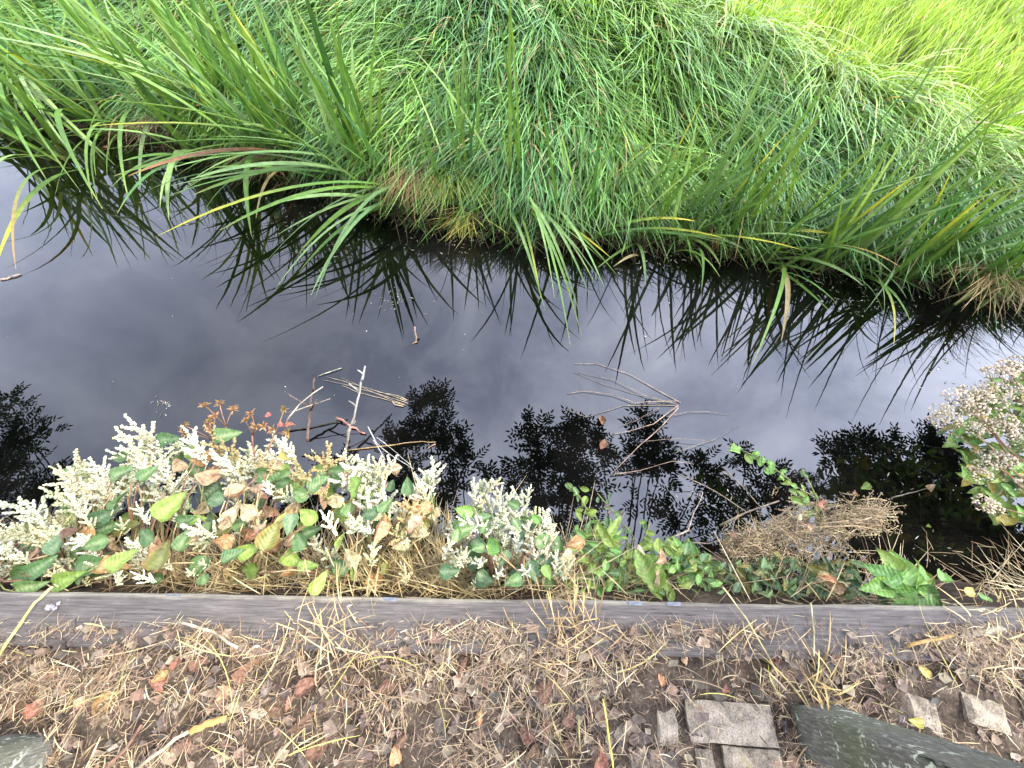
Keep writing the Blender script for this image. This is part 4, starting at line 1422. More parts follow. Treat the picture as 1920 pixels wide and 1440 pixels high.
def standing_stick(base, tip, ln, rad, col, stubs, label):
    b = W(base[0], base[1], WATER)
    t = tip_for(b, tip[0], tip[1], ln)
    th = thing('standing_stick', b, label, 'stick', 'sticks poking out of the water')
    n = 12
    pts = wob([b + (t - b) * (i / n) - Vector((0, 0, 0.02 if i == 0 else 0)) for i in range(n + 1)], rad * 0.8)
    mb = MB()
    mb.tube(pts, [rad * (1.1 - 0.5 * i / n) * rnd.uniform(0.8, 1.25) for i in range(n + 1)], [lerp3(col[0], col[1], i / n) for i in range(n + 1)], 7)
    part('shaft', mb, M_TWIG, th, b)
    for (f, dx, dy, dz) in stubs:
        p = b + (t - b) * f
        e = p + Vector((dx, dy, dz))
        mb = MB()
        mb.tube(wob([p, (p + e) / 2, e], rad * 0.3), [rad * 0.7, rad * 0.6, rad * 0.35], lerp3(col[0], col[1], f), 6)
        part('side_twig', mb, M_TWIG, th, p)

standing_stick((640, 872), (685, 688), 0.42, 0.0068, ((0.20, 0.14, 0.10), (0.42, 0.40, 0.36)), [(0.75, -0.03, 0.01, 0.06), (0.85, 0.025, 0.0, 0.05), (0.92, -0.02, 0.01, 0.03), (0.6, -0.03, 0.02, 0.02), (0.4, 0.04, 0.0, 0.05)],
               'lichen-white knobbly stick standing in the water')
standing_stick((575, 830), (589, 708), 0.34, 0.0065, ((0.16, 0.11, 0.08), (0.10, 0.075, 0.06)), [(0.55, -0.09, 0.03, 0.10), (0.5, 0.08, 0.0, 0.11), (0.8, 0.02, 0, 0.03)],
               'dark forked stick standing left of the white stick')
stick_thing('stick', [([(631, 784), (660, 800), (683, 814)], Wz, Wz + 0.004, 1.0)], 'short reddish peeled stick floating under the white stick', WATER, 0.008, (0.24, 0.13, 0.09), 'stick')
stick_thing('stick', [([(537, 790), (560, 760), (605, 724)], -0.35, -0.3, 1.0)], 'thin grey twig slanting across the dark forked stick', WATER, 0.004, (0.3, 0.26, 0.21), 'stick')
stick_thing('stick', [([(540, 775), (590, 758), (620, 747)], -0.45, -0.4, 1.0)], 'thin pale twig lying level at the dark forked stick', WATER, 0.003, (0.36, 0.3, 0.22), 'stick')
stick_thing('stick', [([(540, 808), (590, 800), (632, 790)], Wz, Wz, 1.0)], 'black wet twig in the water left of the reddish stick', WATER, 0.005, (0.05, 0.04, 0.03), 'stick')
stick_thing('stick', [([(778, 612), (781, 640)], WATER + 0.06, Wz, 1.0), ([(782, 640), (774, 645)], Wz, Wz, 0.8)], 'tiny brown stub poking from open water', WATER, 0.006, (0.28, 0.19, 0.13), 'stick')
stick_thing('stick', [([(0, 524), (20, 520), (38, 514)], Wz, Wz, 1.0)], 'short tan stick floating at the left edge', WATER, 0.007, (0.38, 0.28, 0.2), 'stick')
stick_thing('stick', [([(645, 845), (720, 836), (780, 828), (816, 829)], Wz, Wz, 1.0), ([(800, 842), (816, 832)], Wz, Wz, 0.7)], 'long thin tan stem floating before the reflected tree', WATER, 0.0035, (0.40, 0.26, 0.13), 'stick')
stick_thing('stick', [([(690, 800), (705, 830), (735, 855), (775, 880)], Wz, Wz, 1.0), ([(700, 825), (718, 855), (722, 862)], Wz, Wz, 0.8), ([(706, 820), (745, 850), (770, 872)], Wz, Wz, 0.7)],
            'grey wispy grass strands floating beside the white stick', WATER, 0.003, (0.42, 0.4, 0.36), 'stick')
stick_thing('stick', [([(1670, 934), (1700, 926), (1748, 914)], Wz, Wz, 1.0)], 'floating twig with a leaf on the dark water at right', WATER, 0.003, (0.36, 0.28, 0.2), 'stick')
stick_thing('dry_grass_bundle', [([(762, 752), (730, 740), (690, 728), (612, 706)], Wz, Wz, 1.0), ([(765, 756), (720, 742), (660, 724), (605, 712)], Wz + 0.004, Wz, 0.9), ([(760, 760), (720, 748), (670, 735), (640, 722)], Wz, Wz, 1.1),
                                 ([(758, 758), (740, 752), (700, 735), (640, 708)], Wz + 0.006, Wz, 0.8), ([(764, 750), (745, 742), (710, 735)], Wz, Wz, 1.3), ([(756, 762), (740, 758), (735, 752)], Wz, Wz + 0.01, 1.6)],
            'bundle of soaked tan grass stalks floating right of the white stick', WATER, 0.0016, (0.40, 0.32, 0.2), 'dry grass')
stick_thing('stick', [([(640, 690), (610, 700), (595, 706)], Wz, Wz, 1.0)], 'small pale seed stalk floating above the dark forked stick', WATER, 0.003, (0.45, 0.45, 0.3), 'stick')

# ------------------------------------------------------------------ hemp agrimony at the right
def flower_head_mesh(seed):
    r = random.Random(seed)
    mb = MB()
    for k in range(70):
        a, rr = r.uniform(0, 6.28), math.sqrt(r.random()) * 0.5
        z = 0.28 * (1 - (rr / 0.5) ** 2) + r.uniform(-0.06, 0.06)
        p = Vector((math.cos(a) * rr, math.sin(a) * rr, z))
        kk = r.uniform(0.6, 1.1)
        c = lerp3((0.80, 0.71, 0.54), (0.55, 0.46, 0.32), r.random() * 0.8)
        mb.blob(p, r.uniform(0.03, 0.07), tuple(v * kk for v in c), 1.3)
        if k % 5 == 0:
            mb.tube([Vector((0, 0, -0.5)), p], 0.008, (0.22, 0.17, 0.09), 3)
    return mb.mesh('flower_head', M_FLOWER)

FH = [flower_head_mesh(80 + k) for k in range(5)]

def agrimony():
    r0 = W(2040, 1010, -0.5)
    th = thing('hemp_agrimony_bush', r0, 'leafy bush with faded pinkish tan flower heads at the right edge', 'bush')
    heads = [(1890, 690), (1910, 680), (1870, 700), (1905, 700), (1850, 725), (1870, 735), (1895, 725), (1820, 740), (1845, 745), (1795, 748), (1810, 765), (1765, 772), (1780, 785), (1830, 770), (1860, 760), (1755, 790),
             (1885, 790), (1900, 800), (1880, 805), (1825, 805), (1845, 800), (1860, 860), (1845, 875), (1880, 862), (1835, 890), (1860, 950), (1845, 945), (1915, 745), (1910, 830), (1940, 690), (1960, 740), (1950, 800),
             (1990, 760), (1980, 840), (1930, 905)]
    tops = []
    for (x, y) in heads:
        z = 0.02 - 0.26 * (y - 680) / 300 + rnd.uniform(-0.03, 0.02)
        p = W(x, y, z)
        place('flower_head', rnd.choice(FH), th, p, Vector((rnd.gauss(0, 0.2), 1, rnd.gauss(-0.2, 0.2))), Vector((-0.25 + rnd.gauss(0, 0.2), 0.1, 1)), rnd.uniform(0.06, 0.09))
        tops.append(p)
    poly = [(1900, 700), (1845, 720), (1800, 760), (1765, 800), (1790, 850), (1815, 900), (1840, 960), (1900, 985), (2060, 1010), (2060, 720)]
    for k in range(430):
        x, y = in_poly(poly)
        z = -0.06 - 0.26 * (y - 680) / 300 + rnd.uniform(-0.16, 0.02)
        leaf_at(th, x, y, rnd.gauss(200, 80), rnd.uniform(26, 46), z, rnd.choice(['green', 'lime', 'lime', 'lime', 'bright', 'bright', 'olive'] if rnd.random() < 0.93 else ['yellow']), rnd.choice(['lance', 'small', 'lance']))
    rnd.shuffle(tops)
    stems(th, r0, tops[:26], 0.003, [STEM_R, STEM_G, (0.2, 0.15, 0.08)], sag=0.04)

agrimony()

# ------------------------------------------------------------------ nettles and other herbs on the far bank
def herb(pts, cols, ln, label, zoff=0.15, shape='toothed', name='nettle'):
    h = ground_hit(*pts[0])
    th = thing(name, h, label, 'herb', 'broad-leaved herbs on the far bank')
    for (x, y) in pts:
        g = ground_hit(x, y)
        dist = (g - Vector((0, 0, CAM_Z))).length
        d = (Vector((0, 0, CAM_Z)) - g).normalized()
        c = g + d * (zoff * rnd.uniform(0.8, 1.5))
        mb = MB()
        mb.tube([g - Vector((0, 0, 0.05)), c], 0.0025, STEM_G, 4)
        part('stem', mb, M_TWIG, th, g)
        a0 = rnd.uniform(0, 6.28)
        for k in range(5):
            a = a0 + k * 1.256 + rnd.gauss(0, 0.2)
            dd = Vector((math.cos(a), math.sin(a), rnd.uniform(-0.3, 0.25)))
            place('leaf', leaf_mesh(shape, rnd.choice(cols), rnd.randrange(5)), th, c + Vector((0, 0, -0.02 * (k % 2))), dd, Vector((rnd.gauss(0, 0.2), -0.4, 1)), ln * rnd.uniform(0.75, 1.2))
    return th

herb([(825, 365), (840, 375), (855, 355), (870, 375), (815, 350), (890, 360), (930, 350), (945, 365)], ['green', 'blue', 'green'], 0.085, 'nettle patch at the waterline under the pale sedge', 0.1)
herb([(795, 285), (780, 275), (810, 300), (830, 290)], ['bright', 'green', 'blue'], 0.10, 'nettle above the brown hanging tuft', 0.2)
herb([(680, 90), (700, 100), (690, 120), (665, 110), (705, 80)], ['lime', 'lime', 'bright'], 0.09, 'pale green broad-leaved herb in the grass at top', 0.2, 'small', 'broadleaf_herb')
herb([(1560, 130), (1575, 160), (1550, 170)], ['bright', 'lime'], 0.06, 'small clover-like herb in the grass towards the meadow', 0.22, 'small', 'broadleaf_herb')

# white-tipped seed stalk at the top right
g = ground_hit(1850, 75)
t = g + Vector((0.12, 0.05, 0.34))
th = thing('white_flower_stalk', g, 'thin stalk with white flower tufts in the meadow at top right', 'flower')
mb = MB()
mb.tube(bez(g, (g + t) / 2 + Vector((0.03, 0, 0.04)), t, 6), 0.003, (0.4, 0.38, 0.2), 4)
part('stem', mb, M_TWIG, th, g)
for q_ in (t, t + Vector((-0.03, 0, -0.06))):
    mb = MB()
    for k in range(24):
        mb.blob(q_ + Vector((rnd.gauss(0, 0.012), rnd.gauss(0, 0.012), rnd.gauss(0, 0.014))), rnd.uniform(0.004, 0.008), (0.75, 0.75, 0.7))
    part('flower_tuft', mb, M_FLOWER, th, q_)

# ------------------------------------------------------------------ the tree behind, seen mirrored in the water
def tree():
    base = Vector((0.4, -3.4, -0.1))
    th = thing('ash_tree', base, 'ash tree overhanging the path, mirrored as dark leafy sprays in the water', 'tree')
    crotch = base + Vector((0.1, 0.3, 2.6))
    mb = MB()
    mb.tube(wob(bez(base, base + Vector((-0.1, 0.1, 1.4)), crotch, 8), 0.02), [0.22 - 0.012 * k for k in range(9)], (0.11, 0.095, 0.075), 10)
    part('trunk', mb, M_TWIG, th, base)
    cl = MB()
    twig = MB()
    # sprays over the water: pixel of the mirror image, spread in metres, count
    spr = [(790, 752, 0.14, 4, 3.2), (828, 742, 0.12, 4, 3.1), (815, 790, 0.16, 5, 3.2), (1005, 800, 0.12, 4, 3.1), (1085, 800, 0.12, 4, 3.1), (1205, 790, 0.1, 3, 3.1), (780, 830, 0.22, 6, 3.3), (850, 830, 0.22, 7, 3.3), (740, 830, 0.15, 4, 3.2), (870, 880, 0.22, 6, 3.4), (770, 890, 0.25, 7, 3.4), (830, 940, 0.25, 6, 3.5), (760, 960, 0.25, 6, 3.5),
           (938, 905, 0.1, 2, 3.3), (1010, 830, 0.14, 4, 3.1), (1000, 880, 0.2, 6, 3.2), (1050, 850, 0.18, 6, 3.2), (1090, 820, 0.16, 5, 3.2), (1060, 910, 0.22, 7, 3.3), (1110, 880, 0.2, 6, 3.3), (1130, 840, 0.15, 5, 3.2),
           (1020, 950, 0.25, 7, 3.5), (1090, 960, 0.25, 7, 3.5), (1210, 815, 0.13, 4, 3.1), (1225, 850, 0.14, 5, 3.2), (1190, 870, 0.13, 4, 3.2), (1240, 870, 0.12, 3, 3.1), (1195, 960, 0.08, 1, 3.4),
           (1330, 870, 0.14, 4, 3.2), (1320, 920, 0.18, 5, 3.3), (1270, 960, 0.16, 4, 3.4), (1350, 960, 0.2, 6, 3.5), (1400, 860, 0.14, 3, 3.2), (1440, 890, 0.18, 4, 3.3), (1420, 940, 0.2, 5, 3.4), (1470, 960, 0.2, 5, 3.4),
           (20, 760, 0.14, 5, 3.2), (40, 810, 0.16, 6, 3.2), (15, 850, 0.2, 8, 3.3), (45, 870, 0.12, 4, 3.3), (0, 920, 0.25, 9, 3.4), (40, 950, 0.2, 7, 3.4), (90, 900, 0.12, 3, 3.3), (110, 920, 0.1, 3, 3.4), (-60, 800, 0.3, 9, 3.3), (-80, 900, 0.3, 9, 3.4),
           (600, 960, 0.25, 6, 3.5), (500, 990, 0.25, 6, 3.5), (300, 1000, 0.25, 6, 3.5), (650, 870, 0.12, 3, 3.3)]
    for k in range(22):
        spr.append((rnd.uniform(1600, 1950), rnd.uniform(960, 1090), 0.26, 8, rnd.uniform(3.0, 3.6)))
    for k in range(26):  # unseen extra sprays, added to thicken the bush's dark mirror image at right
        spr.append((rnd.uniform(1560, 1800), rnd.uniform(830, 980), 0.16, 5, rnd.uniform(2.9, 3.3)))
    for k in range(16):
        spr.append((rnd.uniform(100, 1500), rnd.uniform(1010, 1090), 0.3, 8, rnd.uniform(3.3, 4.2)))
    limbs = []
    for k, (px, py, sp, n, h) in enumerate(spr):
        c = WR(px, py, h)
        limbs.append((c, sp * 0.72, int(n * 1.7)))
    # crown above and behind the path
    for k in range(75):
        c = Vector((rnd.uniform(-4.8, 1.2), rnd.uniform(-5.5, -0.9), rnd.uniform(2.8, 5.6)))
        if c.y > -0.6 and c.z < 3.0:
            c.z += 0.8
        limbs.append((c, 0.42, 9))
    mains = [Vector((x, y, z)) for x, y, z in ((-1.6, -0.4, 3.0), (-0.6, 0.1, 2.9), (0.3, 0.25, 2.9), (1.2, 0.1, 2.9), (2.4, -0.6, 3.2), (-3.0, -1.5, 3.6), (3.6, -2.0, 3.8), (0.2, -3.4, 5.0), (-1.8, -3.6, 4.6), (2.0, -3.8, 4.8))]
    for m in mains:
        mb = MB()
        mb.tube(wob(bez(crotch, (crotch + m) / 2 + Vector((0, -0.3, 0.35)), m, 8), 0.02), [0.085 - 0.007 * k for k in range(9)], (0.11, 0.095, 0.075), 8)
        part('limb', mb, M_TWIG, th, crotch)
    for (c, sp, n) in limbs:
        m = min(mains, key=lambda v: (v - c).length)
        src = crotch.lerp(m, 0.75)
        twig.tube(wob(bez(src, (src + c) / 2 + Vector((rnd.gauss(0, 0.1), -0.1, 0.12)), c, 6), 0.012), [0.022 - 0.0028 * k for k in range(7)], (0.1, 0.085, 0.065), 5)
        for k in range(n):
            off = Vector((rnd.gauss(0, sp), rnd.gauss(0, sp), rnd.gauss(0, sp * 0.7)))
            q_ = c + off
            if q_.z < 1.9:
                q_.z = 1.9
            twig.tube([c, (c + q_) / 2 + Vector((0, 0, 0.02)), q_], [0.006, 0.005, 0.003], (0.1, 0.085, 0.065), 4)
            # pinnate leaves round the shoot tip
            for j in range(4):
                an = rnd.uniform(0, 6.28)
                d = (Vector((math.cos(an), math.sin(an), rnd.uniform(-0.35, 0.5))) + off * 0.8).normalized()
                ln = rnd.uniform(0.16, 0.26)
                side = d.cross(Vector((0, 0, 1))).normalized()
                e = q_ + d * ln - Vector((0, 0, 0.04))
                col = rgb((0.045, 0.085, 0.025), 0.3)
                for s in range(5):
                    t_ = (s + 1) / 5
                    p = q_.lerp(e, t_)
                    if s == 4:
                        cl.leaf(p, d, Vector((0, 0, 1)), 0.085, 0.03, col, 0.1, 3)
                    else:
                        for sg in (-1, 1):
                            cl.leaf(p, (side * sg + d * 0.7 + Vector((0, 0, -0.15))), Vector((0, 0, 1)), rnd.uniform(0.065, 0.09), 0.027, col, 0.1, 3)
    tag(part('crown', cl, M_TREELEAF, th, base + Vector((0, 0, 3))), kind='stuff')
    tag(part('twigs', twig, M_TWIG, th, base + Vector((0, 0, 3))), kind='stuff')

tree()

# ------------------------------------------------------------------ litter on the path edge
def density(px, py):
    """how thick the mown straw lies, after the photograph"""
    d = 0.42
    d += 0.7 * math.exp(-((px - 820) / 420) ** 2 - ((py - 1195) / 55) ** 2)
    d += 0.5 * math.exp(-((px - 150) / 300) ** 2 - ((py - 1260) / 80) ** 2)
    d += 0.5 * math.exp(-((px - 1800) / 220) ** 2 - ((py - 1220) / 60) ** 2)
    d += 0.5 * math.exp(-((px - 1530) / 60) ** 2 - ((py - 1270) / 60) ** 2)
    d -= 0.40 * math.exp(-((px - 1320) / 110) ** 2 - ((py - 1250) / 70) ** 2)
    for (x0, y0, x1, y1, dz) in BR:
        if dz > 0.001 and x0 < px < x1 and y0 < py < y1:
            d -= 0.5
    if py < 1185:
        d *= max(0.02, (py - 1148) / 37.0) ** 1.7 if py > 1148 else 0.0
    if py > 1330:
        d *= 0.75
    return min(1, max(0.03 if py > 1150 else 0, d))

def litter_pts(n, lo=1138):
    out = []
    while len(out) < n:
        x, y = rnd.uniform(-420, 2340), rnd.uniform(lo, 1620)
        # clumping
        cl = 0.16 + 1.7 * max(0, noise.noise((x * 0.012, y * 0.018, 3.3)) + 0.22)
        if rnd.random() < density(x, y) * cl:
            p = W(x, y, 0.0)
            q_ = p.y - float(edge_y(p.x))
            z = float(near_z(p.x, p.y)) if q_ < -0.135 else 0.002
            for (x0, y0, x1, y1, dz) in BR:
                if x0 < x < x1 and y0 < y < y1:
                    z = max(z, -0.014 + dz)
            out.append((p.x, p.y, z))
    return np.array(out)

def straw(n, ln, wd, cols, zmax, name, label, lo=1138):
    P = litter_pts(n, lo)
    P[:, 2] += rng.uniform(0.001, zmax, n) ** 1.0
    ang = rng.uniform(0, 2 * np.pi, n)
    pick = rng.integers(0, len(cols), n)
    c = np.array(cols)[pick] * rng.uniform(0.6, 1.25, n)[:, None]
    L = ln[0] + (ln[1] - ln[0]) * rng.uniform(0, 1, n) ** 2.2
    segs = 5
    t = np.linspace(-0.5, 0.5, segs + 1)[None, :]
    bend = rng.normal(0, 0.25, n)[:, None]
    tilt = rng.normal(0, 0.10, n)[:, None]
    hx = L[:, None] * t
    hy = L[:, None] * bend * (t ** 2 - 0.08)
    dx, dy = np.cos(ang)[:, None], np.sin(ang)[:, None]
    Q = np.stack([P[:, 0:1] + dx * hx - dy * hy, P[:, 1:2] + dy * hx + dx * hy, P[:, 2:3] + L[:, None] * tilt * t + rng.normal(0, 0.08, n)[:, None] * L[:, None] * (0.25 - t ** 2)], -1)
    Q[:, :, 2] = np.maximum(Q[:, :, 2], P[:, 2:3] - 0.004)
    roll = rng.normal(0, 0.6, n)
    sd_ = np.stack([-np.sin(ang) * np.cos(roll), np.cos(ang) * np.cos(roll), np.sin(roll)], -1)[:, None, :]
    w = rng.uniform(wd[0], wd[1], n)[:, None, None] * 0.5 * (1 - 0.6 * np.abs(t[:, :, None] * 2) ** 3)
    nn = np.array([0, 0, 1.0])[None, None, :]
    A, B, T = Q - sd_ * w, Q + sd_ * w, Q + nn * w * 0.8
    V = np.stack([A, T, B], 2).reshape(-1, 3)
    idx = np.arange(n)[:, None] * (3 * (segs + 1)) + np.arange(segs)[None, :] * 3
    F = np.concatenate([np.stack([idx, idx + 1, idx + 4, idx + 3], -1).reshape(-1, 4), np.stack([idx + 1, idx + 2, idx + 5, idx + 4], -1).reshape(-1, 4)])
    C = np.repeat(c, 3 * (segs + 1), axis=0)
    tag(link(name, np_mesh(name, V, F, C, M_STRAW)), label, 'dry grass', kind='stuff')

TANS = [(0.20, 0.14, 0.095), (0.30, 0.21, 0.14), (0.48, 0.37, 0.21), (0.40, 0.295, 0.16), (0.32, 0.225, 0.125), (0.26, 0.17, 0.11), (0.20, 0.13, 0.085), (0.54, 0.45, 0.27), (0.34, 0.245, 0.135)]
straw(11500, (0.012, 0.085), (0.0008, 0.0022), TANS, 0.028, 'mown_straw', 'mown dry straw strewn over the soil behind the beam')
straw(300, (0.06, 0.19), (0.0014, 0.0034), TANS[2:5] + [(0.52, 0.42, 0.16), (0.40, 0.36, 0.1)], 0.045, 'long_straw', 'longer pale straws lying across the litter', 1128)
straw(18000, (0.005, 0.028), (0.001, 0.0032), [(0.16, 0.10, 0.065), (0.10, 0.065, 0.045), (0.26, 0.17, 0.1), (0.07, 0.05, 0.04), (0.34, 0.25, 0.15)], 0.008, 'litter_crumbs', 'fine brown plant crumbs on the soil', 1165)

# straw and leaf scraps lodged between the beam and the plants
def edge_straw():
    n = 3800
    x = rng.uniform(-2.4, 2.2, n)
    y = edge_y(x) + np.abs(rng.normal(0, 0.10, n)) + 0.004
    dens = 0.55 + 0.45 * np.sin(x * 6 + 1)
    base = np.stack([x, y, np.maximum(near_z(x, y), -0.6) + rng.uniform(0.0, 0.14, n)], -1)[rng.uniform(0, 1, n) < dens]
    n = len(base)
    c = np.array([(0.42, 0.33, 0.17), (0.30, 0.21, 0.11), (0.20, 0.13, 0.07), (0.48, 0.40, 0.24)])[rng.integers(0, 4, n)] * rng.uniform(0.6, 1.2, n)[:, None]
    V, F, C = blades(base, rng.uniform(0, 6.28, n), rng.uniform(0.05, 0.22, n), rng.uniform(0.001, 0.003, n), rng.uniform(0.3, 1.0, n), rng.uniform(0.0, 0.5, n), rng.uniform(-0.1, 0.7, n), rng.normal(0, 0.6, n), c, c, 5)
    tag(link('lodged_straw', np_mesh('lodged_straw', V, F, C, M_STRAW)), 'dry straw lodged along the water side of the beam', 'dry grass', kind='stuff')

edge_straw()

# flakes of rotted leaf trodden into the soil
def flakes():
    P = litter_pts(4600, 1176)
    mb = MB()
    for p in P:
        p = Vector(p) + Vector((0, 0, 0.003))
        n = rnd.choice([4, 5, 5, 6])
        r_ = 0.003 + 0.016 * rnd.random() ** 2.5
        a0 = rnd.uniform(0, 6)
        c = rgb(rnd.choice([(0.13, 0.09, 0.065), (0.10, 0.075, 0.058), (0.18, 0.12, 0.08), (0.06, 0.048, 0.04), (0.24, 0.185, 0.13)]), 0.3)
        tx, ty = rnd.gauss(0, 0.35), rnd.gauss(0, 0.35)
        vs = []
        for i in range(n):
            a = a0 + 6.283 * i / n
            dx, dy = math.cos(a) * r_ * rnd.uniform(0.6, 1.5), math.sin(a) * r_ * rnd.uniform(0.4, 1.1)
            vs.append(p + Vector((dx, dy, abs(dx * tx + dy * ty) + rnd.uniform(0, 0.002))))
        mb.add(vs + [p + Vector((0, 0, 0.001))], [(i, (i + 1) % n, n) for i in range(n)], c)
    tag(link('leaf_flakes', mb.mesh('leaf_flakes', M_STRAW, False)), 'brown rotted leaf scraps trodden into the soil', 'leaf litter', kind='stuff')

flakes()

tussock('dry_tuft', 1535, 1290, -0.02, 26, 0.12, (0.40, 0.30, 0.13), 'yellowish dry tuft growing at the foot of the lichen-spotted post', (math.pi / 2, 1.6), 'dry grass', (0.002, 0.004), 0.6, (0.3, 0.9), 0.03, M_STRAW)
tussock('dry_tuft', 1060, 1175, -0.005, 110, 0.12, (0.42, 0.31, 0.16), 'dense dry tuft leaning on the beam at its middle', (math.pi / 2, 0.8), 'dry grass', (0.0015, 0.003), 0.7, (0.1, 0.6), 0.06, M_STRAW)
tussock('dry_tuft', 620, 1180, -0.005, 90, 0.12, (0.40, 0.30, 0.17), 'wispy dry tuft standing against the left half of the beam', (math.pi / 2, 0.8), 'dry grass', (0.0015, 0.0028), 0.8, (0.1, 0.5), 0.07, M_STRAW)
tussock('dry_tuft', 1890, 1190, -0.005, 60, 0.09, (0.48, 0.38, 0.2), 'pale dry tuft beside the beam at the right edge', (math.pi * 0.7, 0.9), 'dry grass', (0.0015, 0.003), 0.6, (0.2, 0.7), 0.06, M_STRAW)

# fallen leaves, each on the litter
FL = [(105, 1260, 30, 26, 'rust'), (10, 1330, 100, 40, 'brown'), (80, 1320, 45, 50, 'rust'), (45, 1300, 60, 46, 'brown'), (285, 1280, 160, 44, 'rust'), (300, 1270, 30, 32, 'orange'), (465, 1240, 40, 62, 'rust'), (485, 1222, 20, 52, 'buff'),
      (375, 1245, 30, 36, 'brown'), (330, 1240, 70, 26, 'red'), (410, 1300, 190, 50, 'tan'), (500, 1285, 80, 34, 'grey'), (505, 1325, 160, 44, 'brown'), (532, 1320, 250, 40, 'rust'), (570, 1345, 40, 62, 'brown'), (580, 1285, 30, 50, 'brown'),
      (190, 1325, 235, 52, 'orange'), (870, 1205, 350, 56, 'rust'), (850, 1225, 170, 50, 'brown'), (870, 1250, 60, 40, 'brown'), (940, 1165, 40, 42, 'brown'), (968, 1215, 30, 40, 'buff'), (860, 1350, 80, 38, 'grey'), (900, 1345, 80, 28, 'orange'),
      (1035, 1290, 55, 62, 'brown'), (1030, 1362, 80, 42, 'rust'), (1070, 1345, 60, 36, 'brown'), (1125, 1418, 70, 46, 'rust'), (1125, 1335, 160, 32, 'rust'), (985, 1370, 140, 44, 'brown'), (1075, 1395, 20, 50, 'brown'), (1000, 1410, 60, 44, 'brown'),
      (1238, 1270, 95, 26, 'orange'), (1465, 1205, 160, 36, 'rust'), (1445, 1225, 120, 40, 'rust'), (1675, 1225, 290, 42, 'buff'), (1650, 1215, 200, 36, 'tan'), (1770, 1225, 30, 26, 'rust'), (1735, 1262, 320, 28, 'yellow'), (1755, 1230, 60, 28, 'brown'),
      (1590, 1195, 50, 26, 'rust'), (1720, 1355, 340, 32, 'yellow'), (740, 1410, 90, 36, 'orange'), (760, 1385, 40, 40, 'brown'), (640, 1300, 120, 44, 'brown'), (720, 1290, 200, 40, 'brown'), (1180, 1170, 10, 26, 'tan'), (330, 1400, 200, 46, 'brown'),
      (600, 1400, 30, 50, 'brown'), (560, 1425, 120, 46, 'grey'), (1550, 1085, 150, 30, 'orange'), (1290, 1235, 60, 22, 'tan'), (1360, 1290, 60, 18, 'red'), (230, 1225, 30, 30, 'brown'), (160, 1310, 40, 34, 'tan'), (690, 1200, 160, 36, 'rust')]
CW = {'rust': 'rust-red', 'brown': 'dark brown', 'orange': 'orange', 'buff': 'pale buff', 'grey': 'grey withered', 'tan': 'tan', 'red': 'red', 'yellow': 'yellow'}

def where(px, py):
    if py < 1120:
        return 'among the weeds below the beam'
    if px > 1480:
        return 'near the lichen-spotted post' if py > 1150 else 'by the beam'
    if px > 1180:
        return 'on the bare soil above the paving bricks'
    if px > 820:
        return 'on the litter left of the paving bricks'
    if px > 420:
        return 'on the litter in the lower middle left'
    return 'on the straw near the bottom left post'

ORD = ['first', 'second', 'third', 'fourth', 'fifth', 'sixth', 'seventh', 'eighth', 'ninth', 'tenth']
kin = {}
for f in FL:
    kin.setdefault((f[4], where(f[0], f[1])), []).append(f)
for (c, wh), fs_ in kin.items():
    for k, (px, py, a, ln, c) in enumerate(sorted(fs_)):
        p = W(px, py, -0.01)
        z = float(near_z(p.x, p.y)) + 0.014 if py > 1150 else -0.15
        o = leaf_at(None, px, py, a, ln, z, c, rnd.choice(['curled', 'ovate', 'curled', 'toothed']), Vector((rnd.gauss(0, 0.3), rnd.gauss(0, 0.3), 1)), 'fallen_leaf')
        lab = '%s fallen leaf %s' % (CW[c], wh)
        if len(fs_) > 1:
            lab += ', ' + ORD[k] + ' from the left'
        tag(o, lab, 'leaf', 'fallen leaves on the litter')

# loose sticks on the path edge
def ground_stick(pl, rad, col, label, z=0.03, name='stick'):
    P = [W(x, y, z) for x, y in pl]
    Q = []
    for i in range(len(P) - 1):
        Q += [P[i].lerp(P[i + 1], k / 3) for k in range(3)]
    Q.append(P[-1])
    Q = wob(Q, rad * 0.5)
    mb = MB()
    mb.tube([q_ - P[0] for q_ in Q], [rad * rnd.uniform(0.85, 1.1) for q_ in Q], [rgb(col, 0.25) for q_ in Q], 7)
    return tag(link(name, mb.mesh(name, M_TWIG), None, P[0]), label, 'stick')

ground_stick([(358, 1372), (385, 1357), (422, 1347)], 0.007, (0.55, 0.32, 0.10), 'orange-yellow stem piece lying on the litter', 0.01)
ground_stick([(260, 1440), (330, 1385), (358, 1372)], 0.004, (0.40, 0.32, 0.2), 'tan stalk joining the orange stem piece', 0.008)
ground_stick([(1818, 1188), (1850, 1183), (1880, 1180)], 0.009, (0.38, 0.31, 0.24), 'short thick pale twig lying against the beam', 0.0)
ground_stick([(98, 1100), (65, 1130), (20, 1195), (-10, 1240)], 0.0035, (0.44, 0.38, 0.12), 'yellow straw stalk crossing the beam at the left', 0.03)
ground_stick([(1420, 1212), (1400, 1195), (1365, 1182)], 0.004, (0.15, 0.10, 0.07), 'dark curved twig on soil above the paving bricks', 0.004)
ground_stick([(330, 1165), (400, 1185), (445, 1215)], 0.0035, (0.4, 0.3, 0.22), 'thin tan stem lying slantwise by the beam', 0.02)
ground_stick([(200, 1440), (235, 1405), (265, 1360)], 0.0035, (0.22, 0.12, 0.08), 'reddish stem pointing down beside the bottom left post', 0.006)
ground_stick([(1130, 1310), (1140, 1370), (1150, 1440)], 0.0022, (0.55, 0.45, 0.1), 'yellow thin stalk left of the paving bricks', 0.012)
ground_stick([(1355, 1100), (1400, 1160), (1460, 1265)], 0.002, (0.5, 0.4, 0.2), 'thin straw stalk hanging over the beam right of the middle', 0.03)
